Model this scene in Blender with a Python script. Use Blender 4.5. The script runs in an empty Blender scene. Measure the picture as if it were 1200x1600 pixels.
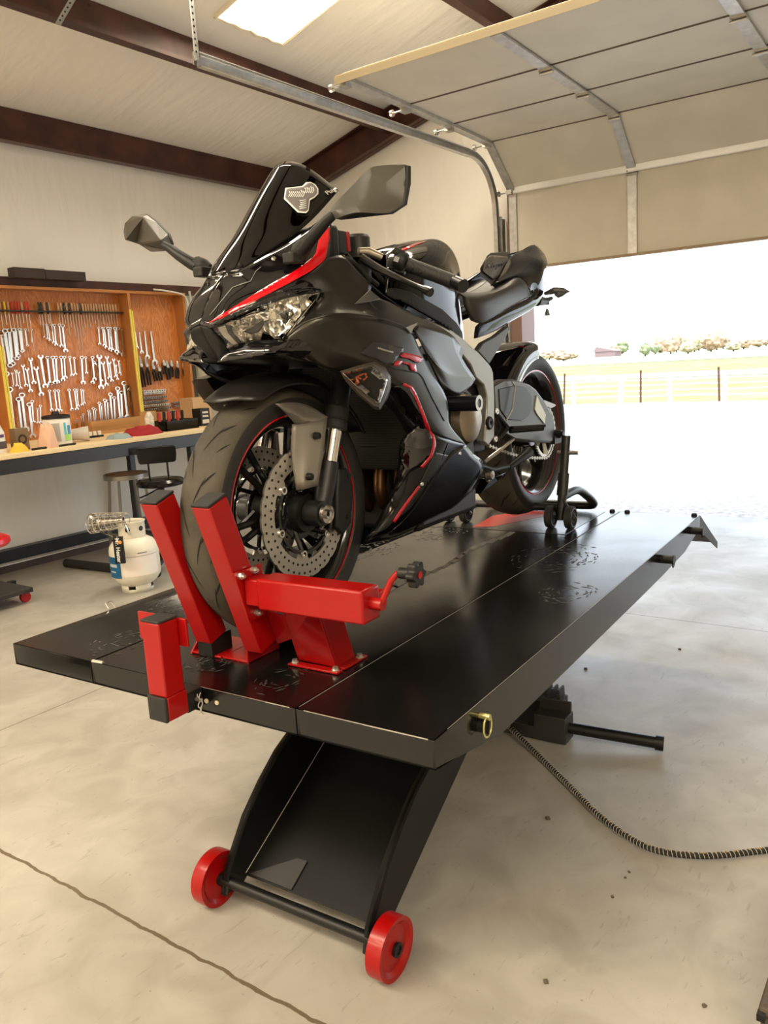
import bpy, bmesh, math, random
from mathutils import Vector as V, Matrix, noise
random.seed(7)
PI = math.pi
S = bpy.context.scene
COL = S.collection
# ------------------------------------------------------------------ camera model (1200x1600 frame)
F = 1269.526; YAW = .6247336; PIT = .1817862; ROLL = .0595931
CAM = V((-1.090643, -.710069, 1.342959)); YT = .04191075; HT = .70
def _basis():
    f = V((math.cos(YAW)*math.cos(PIT), math.sin(YAW)*math.cos(PIT), -math.sin(PIT)))
    r = V((math.sin(YAW), -math.cos(YAW), 0)); d = f.cross(r)
    c, s = math.cos(ROLL), math.sin(ROLL)
    return c*r + s*d, -s*r + c*d, f
CR, CD, CF = _basis()
def ray(px, py): return CR*((px-600)/F) + CD*((py-800)/F) + CF
TM = Matrix.Translation((0, 0, HT)) @ Matrix.Rotation(YT, 4, 'Z')
TI = TM.inverted()
def B(px, py, ax, val):
    "a point of the building frame seen at a pixel, at the given real x, y or z"
    d = ray(px, py); i = 'xyz'.index(ax); return CAM + d*((val-CAM[i])/d[i])
_C = TI @ CAM; _R3 = TI.to_3x3()
def T(px, py, ax, val):
    "the same in the lift's own frame (z measured from the deck)"
    d = _R3 @ ray(px, py); i = 'xyz'.index(ax); return _C + d*((val-_C[i])/d[i])
def A(px, py, w):
    "bike frame: x backwards, y lateral (negative = rider's left), z from the deck"
    p = T(px, py, 'y', .61-w); return V((p.x, -w, p.z))
# ------------------------------------------------------------------ materials
MATS = {}
def mat(name, col=(.5, .5, .5), rough=.5, metal=0., coat=0., bump=0., bscale=80., var=0., vscale=4., trans=0., ior=1.45, emit=None, spec=.5, col2=None, stretch=None, detail=4.):
    if name in MATS: return MATS[name]
    m = bpy.data.materials.new(name); m.use_nodes = True; MATS[name] = m
    nt = m.node_tree; N = nt.nodes; L = nt.links; b = N['Principled BSDF']
    b.inputs['Base Color'].default_value = (*col, 1); b.inputs['Roughness'].default_value = rough
    b.inputs['Metallic'].default_value = metal; b.inputs['Coat Weight'].default_value = coat
    b.inputs['Coat Roughness'].default_value = .04; b.inputs['Transmission Weight'].default_value = trans
    b.inputs['IOR'].default_value = ior; b.inputs['Specular IOR Level'].default_value = spec
    tc = N.new('ShaderNodeTexCoord'); mp = N.new('ShaderNodeMapping'); L.new(tc.outputs['Object'], mp.inputs[0])
    if stretch: mp.inputs['Scale'].default_value = stretch
    if bump:
        n = N.new('ShaderNodeTexNoise'); n.inputs['Scale'].default_value = bscale; n.inputs['Detail'].default_value = detail
        L.new(mp.outputs[0], n.inputs[0]); u = N.new('ShaderNodeBump'); u.inputs['Strength'].default_value = bump
        u.inputs['Distance'].default_value = min(.01, .5/bscale); L.new(n.outputs[0], u.inputs['Height']); L.new(u.outputs[0], b.inputs['Normal'])
    if var or col2:
        n = N.new('ShaderNodeTexNoise'); n.inputs['Scale'].default_value = vscale; n.inputs['Detail'].default_value = 6
        L.new(mp.outputs[0], n.inputs[0]); r = N.new('ShaderNodeValToRGB'); L.new(n.outputs[0], r.inputs[0])
        c2 = col2 or tuple(min(1, c*(1+var)) for c in col); c1 = col if col2 else tuple(c*(1-var) for c in col)
        r.color_ramp.elements[0].position = .35; r.color_ramp.elements[1].position = .68
        r.color_ramp.elements[0].color = (*c1, 1); r.color_ramp.elements[1].color = (*c2, 1)
        L.new(r.outputs[0], b.inputs['Base Color'])
    if emit: b.inputs['Emission Color'].default_value = (*emit[0], 1); b.inputs['Emission Strength'].default_value = emit[1]
    return m
# ------------------------------------------------------------------ mesh builder
def frame(d):
    d = V(d).normalized(); u = V((0, 0, 1)) if abs(d.z) < .95 else V((1, 0, 0))
    a = u.cross(d).normalized(); return a, d.cross(a)
def cat(p, n):
    "Catmull-Rom through points p, n+1 samples spaced by chord"
    p = [V(q) for q in p]
    if len(p) == 2: return [p[0].lerp(p[1], i/n) for i in range(n+1)]
    t = [0]
    for a, b in zip(p, p[1:]): t.append(t[-1] + max(1e-5, (b-a).length)**.75)
    out = []
    for i in range(n+1):
        s = t[-1]*i/n; k = 0
        while k < len(p)-2 and s > t[k+1]: k += 1
        u = (s-t[k])/(t[k+1]-t[k])
        def tan(j):
            if j == 0: return (p[1]-p[0])/(t[1]-t[0])
            if j == len(p)-1: return (p[-1]-p[-2])/(t[-1]-t[-2])
            return (p[j+1]-p[j-1])/(t[j+1]-t[j-1])
        h = t[k+1]-t[k]; m0 = tan(k)*h; m1 = tan(k+1)*h
        out.append(p[k]*(2*u**3-3*u**2+1) + m0*(u**3-2*u**2+u) + p[k+1]*(-2*u**3+3*u**2) + m1*(u**3-u**2))
    return out
class MB:
    def __init__(s): s.v = []; s.f = []; s.m = []
    def add(s, vs, fs, mi=0):
        o = len(s.v); s.v += [V(q) for q in vs]; s.f += [tuple(i+o for i in f) for f in fs]; s.m += [mi]*len(fs); return s
    def bb(s, x0, x1, y0, y1, z0, z1, mi=0):
        return s.add([(x, y, z) for x in (x0, x1) for y in (y0, y1) for z in (z0, z1)],
            [(0, 1, 3, 2), (4, 6, 7, 5), (0, 4, 5, 1), (2, 3, 7, 6), (0, 2, 6, 4), (1, 5, 7, 3)], mi)
    def beam(s, p0, p1, w, h, up=(0, 0, 1), mi=0):
        p0 = V(p0); p1 = V(p1); d = (p1-p0).normalized(); a = V(up).cross(d)
        a = a.normalized() if a.length > 1e-4 else V((1, 0, 0)); b = d.cross(a)
        return s.add([p+a*(i*w/2)+b*(j*h/2) for p in (p0, p1) for i, j in ((-1, -1), (1, -1), (1, 1), (-1, 1))],
            [(0, 3, 2, 1), (4, 5, 6, 7), (0, 1, 5, 4), (1, 2, 6, 5), (2, 3, 7, 6), (3, 0, 4, 7)], mi)
    def tube(s, path, r, n=10, cap=True, mi=0, closed=False):
        path = [V(q) for q in path]; k = len(path); R = r if isinstance(r, (list, tuple)) else [r]*k
        o = len(s.v); a = None
        for i, p in enumerate(path):
            d = (path[(i+1) % k]-path[i-1]) if closed else (path[min(i+1, k-1)]-path[max(i-1, 0)])
            d = d.normalized() if d.length > 1e-9 else V((0, 0, 1))
            if a is None: a, b = frame(d)
            else: a = (a-d*a.dot(d)).normalized(); b = d.cross(a)
            for j in range(n):
                t = 2*PI*j/n; s.v.append(p+(a*math.cos(t)+b*math.sin(t))*R[i])
        for i in range(k if closed else k-1):
            i2 = (i+1) % k
            for j in range(n):
                j2 = (j+1) % n; s.f.append((o+i*n+j, o+i*n+j2, o+i2*n+j2, o+i2*n+j)); s.m.append(mi)
        if cap and not closed:
            s.f.append(tuple(o+j for j in range(n))[::-1]); s.f.append(tuple(o+(k-1)*n+j for j in range(n))); s.m += [mi, mi]
        return s
    def cyl(s, p0, p1, r, r1=None, n=20, mi=0): return s.tube([p0, p1], [r, r if r1 is None else r1], n, True, mi)
    def lathe(s, prof, o, ax=(0, 0, 1), n=28, mi=0, closed=False):
        "prof = [(radius, height)]"
        o = V(o); d = V(ax).normalized(); a, b = frame(d); base = len(s.v); k = len(prof)
        for r, h in prof:
            for j in range(n):
                t = 2*PI*j/n; s.v.append(o+d*h+(a*math.cos(t)+b*math.sin(t))*max(r, 1e-5))
        for i in range(k if closed else k-1):
            i2 = (i+1) % k
            for j in range(n):
                j2 = (j+1) % n; s.f.append((base+i*n+j, base+i*n+j2, base+i2*n+j2, base+i2*n+j)); s.m.append(mi)
        return s
    def prism(s, poly, vec, mi=0):
        n = len(poly); poly = [V(q) for q in poly]; vec = V(vec)
        return s.add(poly+[q+vec for q in poly], [tuple(range(n))[::-1], tuple(range(n, 2*n))]+[(i, (i+1) % n, n+(i+1) % n, n+i) for i in range(n)], mi)
    def grid(s, rows, mi=0):
        n = len(rows[0]); o = len(s.v)
        for r in rows: s.v += [V(q) for q in r]
        for i in range(len(rows)-1):
            for j in range(n-1): s.f.append((o+i*n+j, o+i*n+j+1, o+(i+1)*n+j+1, o+(i+1)*n+j)); s.m.append(mi)
        return s
    def loft(s, polys, nu=16, nv=6, mi=0, lin=False):
        R = [cat(p, nu) for p in polys]
        n = nv*(len(polys)-1)
        cols = [cat([r[j] for r in R], n) if not lin else [q for k in range(len(R)-1) for q in [R[k][j].lerp(R[k+1][j], i/nv) for i in range(nv)]]+[R[-1][j]] for j in range(nu+1)]
        return s.grid([[cols[j][i] for j in range(nu+1)] for i in range(n+1)], mi)
    def xf(s, M, start=0):
        for i in range(start, len(s.v)): s.v[i] = M @ s.v[i]
        return s
    def mirror(s):
        t = MB(); t.v = [V((q.x, -q.y, q.z)) for q in s.v]; t.f = [f[::-1] for f in s.f]; t.m = list(s.m); return t
    def mesh(s, name, mats, org=(0, 0, 0), smooth=True, ang=32, solid=0., merge=1e-5):
        me = bpy.data.meshes.new(name); org = V(org)
        me.from_pydata([q-org for q in s.v], [], s.f)
        for i, m in enumerate(s.m): me.polygons[i].material_index = m
        bm = bmesh.new(); bm.from_mesh(me)
        if merge: bmesh.ops.remove_doubles(bm, verts=bm.verts, dist=merge)
        bmesh.ops.dissolve_degenerate(bm, dist=1e-6, edges=bm.edges)
        bmesh.ops.recalc_face_normals(bm, faces=bm.faces)
        if solid: bmesh.ops.solidify(bm, geom=bm.faces[:], thickness=solid)
        for f in bm.faces: f.smooth = smooth
        if smooth:
            for e in bm.edges:
                if len(e.link_faces) == 2 and e.calc_face_angle(0) > math.radians(ang): e.smooth = False
        bm.to_mesh(me); bm.free()
        for m in (mats if isinstance(mats, (list, tuple)) else [mats]): me.materials.append(m)
        return me
ORG = {}
def put(name, me, parent=None, M=None):
    o = bpy.data.objects.new(name, me); COL.objects.link(o)
    if parent: o.parent = parent
    elif M is not None: o.matrix_world = M
    return o
def props(o, label=None, cat=None, group=None, kind=None):
    if label: o['label'] = label
    if cat: o['category'] = cat
    if group: o['group'] = group
    if kind: o['kind'] = kind
    return o
def root(name, org, label, cat, group=None, fr='B'):
    "an Empty at the base of a thing; org in the building frame (B) or the lift frame (T)"
    o = bpy.data.objects.new(name, None); COL.objects.link(o); o.empty_display_size = .1
    o.matrix_world = (TM if fr != 'B' else Matrix.Identity(4)) @ Matrix.Translation(V(org)); ORG[o.name] = V(org)
    return props(o, label, cat, group)
def part(name, mb, m, parent, bevel=0., **k):
    "one part, its vertices given in the frame of its thing"
    org = ORG[parent.name]; me = mb.mesh(name, m, org, **k)
    o = put(name, me, parent); ORG[o.name] = org
    if bevel: bev(o, bevel)
    return o
def bev(o, w, seg=2):
    b = o.modifiers.new('bevel', 'BEVEL'); b.width = w; b.segments = seg; b.limit_method = 'ANGLE'; b.angle_limit = .6; b.harden_normals = False
def solo(name, mb, m, org, label, cat, group=None, fr='B', bevel=0., kind=None, **k):
    me = mb.mesh(name, m, org, **k)
    o = put(name, me, None, (TM if fr != 'B' else Matrix.Identity(4)) @ Matrix.Translation(V(org))); ORG[o.name] = V(org)
    if bevel: bev(o, bevel)
    return props(o, label, cat, group, kind)
def struct(name, mb, m, org=(0, 0, 0), **k):
    o = put(name, mb.mesh(name, m, org, **k), None, Matrix.Translation(V(org))); o['kind'] = 'structure'; ORG[o.name] = V(org); return o
def copy_tree(o, parent=None, M=None):
    c = o.copy(); COL.objects.link(c)
    if parent: c.parent = parent
    for ch in [x for x in KIDS.get(o.name, [])]: copy_tree(ch, c)
    if M is not None: c.matrix_world = M
    return c
KIDS = {}
def note(o):
    for x in bpy.data.objects:
        if x.parent == o: KIDS.setdefault(o.name, []).append(x); note(x)
def text(name, body, size, M, m, parent=None, ext=.0006, shear=0., sx=1., bold=0.):
    "raised lettering as a mesh, M maps the text plane (x right, y up) into the parent's frame"
    cu = bpy.data.curves.new('t', 'FONT'); cu.body = body; cu.size = size; cu.extrude = ext; cu.shear = shear
    cu.align_x = 'CENTER'; cu.align_y = 'CENTER'; cu.offset = bold
    t = bpy.data.objects.new('t', cu); COL.objects.link(t)
    bpy.context.view_layer.update()
    me = bpy.data.meshes.new_from_object(t.evaluated_get(bpy.context.evaluated_depsgraph_get()))
    bpy.data.objects.remove(t); me.name = name
    org = ORG[parent.name]; X = Matrix.Diagonal((sx, 1, 1, 1))
    for q in me.vertices: q.co = (M @ (X @ q.co))-org
    me.materials.clear(); me.materials.append(m)
    o = put(name, me, parent); ORG[o.name] = org; return o
def basis(o, x, y):
    x = V(x).normalized(); z = x.cross(V(y)).normalized(); y = z.cross(x)
    return Matrix.Translation(V(o)) @ Matrix((x, y, z)).transposed().to_4x4()
ORD = ['first', 'second', 'third', 'fourth', 'fifth', 'sixth', 'seventh', 'eighth', 'ninth', 'tenth', 'eleventh', 'twelfth', 'thirteenth', 'fourteenth', 'fifteenth', 'sixteenth', 'seventeenth', 'eighteenth', 'nineteenth', 'twentieth', 'twenty-first', 'twenty-second', 'twenty-third', 'twenty-fourth', 'twenty-fifth', 'twenty-sixth']
# ------------------------------------------------------------------ palette
POW = mat('black powder coat', (.006, .006, .006), .42, bump=.25, bscale=700, detail=2, spec=.4)
POWG = mat('black powder coat skirt', (.03, .029, .027), .5, bump=.18, bscale=600, detail=2)
RED = mat('red enamel', (.29, .002, .002), .30, coat=.12, spec=.35, bump=.08, bscale=500, detail=2)
GLOSS = mat('gloss black plastic', (.004, .004, .005), .06, coat=.6)
BLK = mat('black plastic', (.007, .007, .007), .45, spec=.4)
RUB = mat('black rubber', (.015, .015, .014), .7, bump=.1, bscale=200)
GREY = mat('metallic graphite paint', (.046, .043, .038), .30, metal=.85, coat=.0)
SATB = mat('dark glossy black side', (.003, .003, .004), .10, spec=.32)
LGREY = mat('metallic grey paint', (.32, .31, .29), .35, metal=.6)
REDP = mat('bright red gloss paint', (.62, .002, .008), .12, coat=.6)
CHR = mat('chrome', (.75, .73, .7), .12, metal=1.)
STEEL = mat('brushed steel', (.5, .48, .45), .32, metal=1., bump=.08, bscale=60, stretch=(1, 1, 12))
GALV = mat('galvanised steel', (.55, .55, .54), .38, metal=.85, var=.12, vscale=20)
ZINC = mat('zinc bolt', (.65, .64, .6), .3, metal=.9)
BRONZE = mat('heated exhaust steel', (.25, .13, .06), .35, metal=.9, var=.4, vscale=8)
SKY_W = 60.; LAMP_W = 45.; SUN_W = 4.; SKY_E = 3.0; EXPO = .32
# ================================================================== THE BUILDING
def concrete():
    m = mat('polished concrete', (.40, .375, .33), .42, bump=.12, bscale=9)
    nt = m.node_tree; N = nt.nodes; L = nt.links; b = N['Principled BSDF']
    tc = N.new('ShaderNodeTexCoord')
    def noise_(sc, det=6, dist=0., st=None):
        n = N.new('ShaderNodeTexNoise'); n.inputs['Scale'].default_value = sc; n.inputs['Detail'].default_value = det; n.inputs['Distortion'].default_value = dist
        if st:
            mp = N.new('ShaderNodeMapping'); mp.inputs['Scale'].default_value = st; mp.inputs['Rotation'].default_value = (0, 0, .6); L.new(tc.outputs['Object'], mp.inputs[0]); L.new(mp.outputs[0], n.inputs[0])
        else: L.new(tc.outputs['Object'], n.inputs[0])
        return n.outputs[0]
    def ramp(s, a, bb, c1, c2):
        r = N.new('ShaderNodeValToRGB'); L.new(s, r.inputs[0]); r.color_ramp.elements[0].position = a; r.color_ramp.elements[1].position = bb
        r.color_ramp.elements[0].color = (*c1, 1); r.color_ramp.elements[1].color = (*c2, 1); return r.outputs[0]
    def mix(f, a, bb, mode='MIX'):
        x = N.new('ShaderNodeMix'); x.data_type = 'RGBA'; x.blend_type = mode
        if isinstance(f, float): x.inputs[0].default_value = f
        else: L.new(f, x.inputs[0])
        for k, q in ((6, a), (7, bb)):
            if isinstance(q, tuple): x.inputs[k].default_value = (*q, 1)
            else: L.new(q, x.inputs[k])
        return x.outputs[2]
    c = ramp(noise_(1.1, 8, .4), .3, .72, (.32, .30, .26), (.42, .40, .355))
    c = mix(.55, c, ramp(noise_(5, 10, 1.2), .35, .7, (.30, .28, .24), (.45, .43, .39)))
    c = mix(ramp(noise_(3.2, 5, .6), .60, .70, (0, 0, 0), (.45, .45, .45)), c, (.30, .275, .235))
    c = mix(ramp(noise_(2.4, 9, 2.0, (3.5, 14, 1)), .64, .69, (0, 0, 0), (.5, .5, .5)), c, (.25, .23, .2))
    c = mix(ramp(noise_(60, 3), .70, .74, (0, 0, 0), (.6, .6, .6)), c, (.2, .18, .16))
    sx = N.new('ShaderNodeSeparateXYZ'); wob = N.new('ShaderNodeTexNoise'); wob.inputs['Scale'].default_value = 14; wob.inputs['Detail'].default_value = 5
    L.new(tc.outputs['Object'], sx.inputs[0]); L.new(tc.outputs['Object'], wob.inputs[0])
    def line(ch, at, eps, jit):
        a = N.new('ShaderNodeMath'); a.operation = 'MULTIPLY_ADD'; L.new(wob.outputs[0], a.inputs[0]); a.inputs[1].default_value = jit; L.new(sx.outputs[ch], a.inputs[2])
        k = N.new('ShaderNodeMath'); k.operation = 'COMPARE'; L.new(a.outputs[0], k.inputs[0]); k.inputs[1].default_value = at+jit*.5; k.inputs[2].default_value = eps; return k.outputs[0]
    for ch, at, eps, jit in ((0, 2.875, .0035, .0), (0, -.012, .005, .022), (1, 2.335, .003, .004), (0, -3.0, .005, .0), (1, -2.4, .003, 0)):
        c = mix(line(ch, at, eps, jit), c, (.13, .10, .065))
    L.new(c, b.inputs['Base Color'])
    L.new(ramp(noise_(2.2, 6, .5), .3, .7, (.30,)*3, (.50,)*3), b.inputs['Roughness'])
    return m
CONC = concrete()
def vinyl(name, st):
    m = mat(name, (.82, .80, .76), .38, bump=0, var=0)
    nt = m.node_tree; N = nt.nodes; L = nt.links; b = N['Principled BSDF']; tc = N.new('ShaderNodeTexCoord')
    h = None
    for sc, stt, wgt in ((1.3, st, 1.), (4.5, tuple(q*.7+.3 for q in st), .25)):
        mp = N.new('ShaderNodeMapping'); mp.inputs['Scale'].default_value = stt; L.new(tc.outputs['Object'], mp.inputs[0])
        n = N.new('ShaderNodeTexNoise'); n.inputs['Scale'].default_value = sc; n.inputs['Detail'].default_value = 3; n.inputs['Distortion'].default_value = .35; L.new(mp.outputs[0], n.inputs[0])
        a = N.new('ShaderNodeMath'); a.operation = 'MULTIPLY_ADD'; L.new(n.outputs[0], a.inputs[0]); a.inputs[1].default_value = wgt
        if h: L.new(h, a.inputs[2])
        else: a.inputs[2].default_value = 0
        h = a.outputs[0]
    u = N.new('ShaderNodeBump'); u.inputs['Strength'].default_value = .8; u.inputs['Distance'].default_value = .07
    L.new(h, u.inputs['Height']); L.new(u.outputs[0], b.inputs['Normal'])
    return m
VW = vinyl('white insulation vinyl wall', (1.7, 1.7, .28))
VC = vinyl('white insulation vinyl ceiling', (1.6, .3, .3))
OXI = mat('red oxide primed steel', (.065, .022, .014), .42, var=.35, vscale=5, metal=.1)
def zr(y): return 3.25+.283*(5-y) if y > -1 else 3.25+.283*(7+y)
X0, X1, Y0, Y1 = -7., 5.62, -7., 5.02
struct('floor', MB().bb(X0, 5.52, Y0, Y1, -.15, 0), CONC)
w = MB().bb(X0, X1+.1, Y1, Y1+.12, -.15, 3.3); struct('wall_left', w, VW)
w = MB().prism([(X1, 2.5, 0), (X1, Y1, 0), (X1, Y1, zr(Y1)+.02), (X1, 2.5, zr(2.5)+.02)], (.12, 0, 0))
w.prism([(X1, 2.5, 2.95), (X1, 2.5, zr(2.5)+.02), (X1, -1, zr(-1)+.02), (X1, -1.7, zr(-1.7)+.02), (X1, -1.7, 2.95)], (.12, 0, 0))
w.prism([(X1, -1.7, 0), (X1, -1.7, zr(-1.7)+.02), (X1, Y0, zr(Y0)+.02), (X1, Y0, 0)], (.12, 0, 0))
struct('wall_far', w, VW)
w = MB().bb(X0, X1, Y0-.12, Y0, -.15, zr(Y0)+.3); struct('wall_right', w, VW)
w = MB().prism([(X0, Y0, 0), (X0, Y0, zr(Y0)), (X0, -1, zr(-1)), (X0, Y1, zr(Y1)), (X0, Y1, 0)], (-.12, 0, 0)); struct('wall_back', w, VW)
# ceiling with the visible and the added skylight openings
SKY = [(3.17, 3.83, .4, 3.50), (-3.0, -2.1, .4, 4.2), (-5.9, -5.1, .4, 4.2), (-3.0, -2.1, -5.6, -2.2), (.82, 1.14, 1.3, 3.5)]  # only the first is in view; others added for fill and windscreen reflection
c = MB()
def slab(x0, x1, ya, yb, t=.05, dz=0., mb=None):
    (mb or c).prism([(x0, ya, zr(ya)+dz), (x1, ya, zr(ya)+dz), (x1, yb, zr(yb)+dz), (x0, yb, zr(yb)+dz)], (0, 0, t))
for ya, yb in ((-1, Y1), (Y0, -1)):
    hs = [h for h in SKY if (h[2] > -1) == (ya == -1)]; xs = sorted(set([X0, X1+.12]+[h[0] for h in hs]+[h[1] for h in hs]))
    yb_ = yb
    for xa, xb in zip(xs, xs[1:]):
        h = [q for q in hs if q[0] == xa]
        if h: slab(xa, xb, ya, h[0][2]); slab(xa, xb, h[0][3], yb_)
        else: slab(xa, xb, ya, yb_)
struct('ceiling', c, VC)
TRANS = bpy.data.materials.new('fibreglass skylight'); TRANS.use_nodes = True
_n = TRANS.node_tree.nodes; _l = TRANS.node_tree.links; _n.remove(_n['Principled BSDF'])
_a = _n.new('ShaderNodeBsdfTranslucent'); _b = _n.new('ShaderNodeBsdfTransparent'); _m = _n.new('ShaderNodeMixShader'); _m.inputs[0].default_value = .04
_a.inputs[0].default_value = (1, .97, .9, 1); _b.inputs[0].default_value = (1, .98, .94, 1); _l.new(_a.outputs[0], _m.inputs[1]); _l.new(_b.outputs[0], _m.inputs[2]); _l.new(_m.outputs[0], _n['Material Output'].inputs[0])
WRAP = mat('cream vinyl wrap at skylight', (.8, .74, .58), .45, bump=.4, bscale=9)
for i, (xa, xb, ya, yb) in enumerate(SKY):
    g = MB(); g.prism([(xa-.02, ya, zr(ya)+.07), (xb+.02, ya, zr(ya)+.07), (xb+.02, yb, zr(yb)+.07), (xa-.02, yb, zr(yb)+.07)], (0, 0, .006))
    wdw = struct('window_%d' % (i+1), g, TRANS, org=(xa, ya, zr(ya)))
    t = MB(); r_ = .018
    loop = [V((xa, ya, zr(ya)-.005)), V((xb, ya, zr(ya)-.005)), V((xb, yb, zr(yb)-.005)), V((xa, yb, zr(yb)-.005))]
    for p0, p1 in zip(loop, loop[1:]+loop[:1]):
        t.tube([p0.lerp(p1, k/12)+V((0, 0, .006*math.sin(k*2.3+i))) for k in range(13)], [r_*(1+.35*math.sin(k*1.7)) for k in range(13)], 8)
    part('window_surround', t, WRAP, wdw)
# daylight entering through the visible and the added skylights (the openings themselves, seen bright from below)
for i, (xa, xb, ya, yb) in enumerate(SKY):
    ld = bpy.data.lights.new('visible_or_added_skylight_daylight', 'AREA'); ld.shape = 'RECTANGLE'; ld.size = xb-xa-.02; ld.size_y = (yb-ya)*1.03
    ld.energy = SKY_W*(xb-xa)*(yb-ya); ld.color = (1, .84, .60)
    lo = bpy.data.objects.new('visible_or_added_skylight_daylight', ld); COL.objects.link(lo); ym = (ya+yb)/2
    lo.location = ((xa+xb)/2, ym, zr(ym)+.062); lo.rotation_euler = (math.atan(-.283 if ya > -1 else .283), 0, 0)
# purlins (Z section), eave strut, rafters
def purlin(y, label, x0=X0, x1=5.5, h=.2):
    m = MB(); z = zr(y)-.004; sl = -.283 if y > -1 else .283
    m.beam((x0, y, z-h/2), (x1, y, z-h/2), .006, h); m.beam((x0, y+.04, z-.004-.04*.283), (x1, y+.04, z-.004-.04*.283), .08, .006)
    m.beam((x0, y-.04, z-h), (x1, y-.04, z-h), .08, .006); m.beam((x0, y-.078, z-h+.012), (x1, y-.078, z-h+.012), .005, .022)
    for k in range(46):
        x = x0+1.2+k*.24
        if x < x1: m.cyl((x, y-.006, z-.03), (x, y-.012, z-.03), .006, n=6)
    return solo('roof_purlin', m, OXI, (x0, y, z), label, 'roof beam')
purlin(4.93, 'dark red steel eave beam where the tool wall meets the ceiling', h=.24)
purlin(3.75, 'dark red steel roof beam just below the skylight, passing behind the door track')
purlin(2.4, 'dark red steel roof beam running into the top edge of the open garage door')
for y, t in ((1.05, 'dark red steel roof beam next above the open garage door'), (-.3, 'dark red steel roof beam just short of the ridge'), (-1.9, 'dark red steel roof beam on the far side of the ridge'), (-3.9, 'dark red steel roof beam above the right wall'), (-6.0, 'dark red steel eave beam at the right wall')): purlin(y, t)
def rafter(x, label):
    for ya, yb, side in ((Y1, -1, 0), (Y0, -1, 1)):
        m = MB(); h = .26
        for dz, w, t in ((-.012, .13, .012), (-h, .13, .012)): m.beam((x, ya, zr(ya)+dz), (x, yb, zr(yb)+dz), w, t)
        m.beam((x, ya, zr(ya)-h/2-.005), (x, yb, zr(yb)-h/2-.005), .01, h)
        solo('roof_rafter', m, OXI, (x, ya, zr(ya)), label+(' left of the ridge' if side == 0 else ' right of the ridge'), 'roof beam')
rafter(5.52, 'dark red steel rafter along the top of the door wall')
rafter(-4.9, 'dark red steel rafter far behind the camera')
# base of the wall under the bench, girt above the board
m = MB().bb(X0, 5.5, 4.90, 5.01, .0, .055); struct('baseboard_left', m, mat('brown base steel', (.07, .045, .035), .5, var=.3))
m = MB().bb(X0, 5.5, 4.86, 5.01, .062, .068); struct('trim_1', m, mat('white foam strip', (.7, .7, .7), .6))
m = MB().bb(X0, 5.5, 4.93, 5.01, .07, .155); struct('trim_2', m, mat('black base channel', (.006, .006, .006), .4))
m = MB(); m.bb(X0, 5.5, 4.9, 5.0, 2.03, 2.10); solo('wall_girt', m, OXI, (X0, 4.9, 2.03), 'dark brown steel girt along the wall just above the tool board', 'wall beam')
m = MB(); m.bb(2.28, 2.52, 4.80, 4.88, 2.085, 2.155); m.bb(2.525, 2.86, 4.80, 4.88, 2.085, 2.15); solo('brown_drawer_front', m, mat('dark brown board', (.035, .02, .013), .6), (2.28, 4.8, 2.085), 'two dark brown boards lying on top of the tool board', 'board')
# door jamb
JAMB = mat('brown steel jamb lit pinkish', (.22, .135, .11), .45)  # brown jamb with its pinkish light put into the colour
m = MB(); m.bb(5.50, 5.76, 2.455, 2.56, 0, 2.95); struct('trim_3', m, JAMB)
m = MB(); m.bb(5.50, 5.76, -1.75, -1.65, 0, 2.95); struct('trim_4', m, JAMB)
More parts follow.
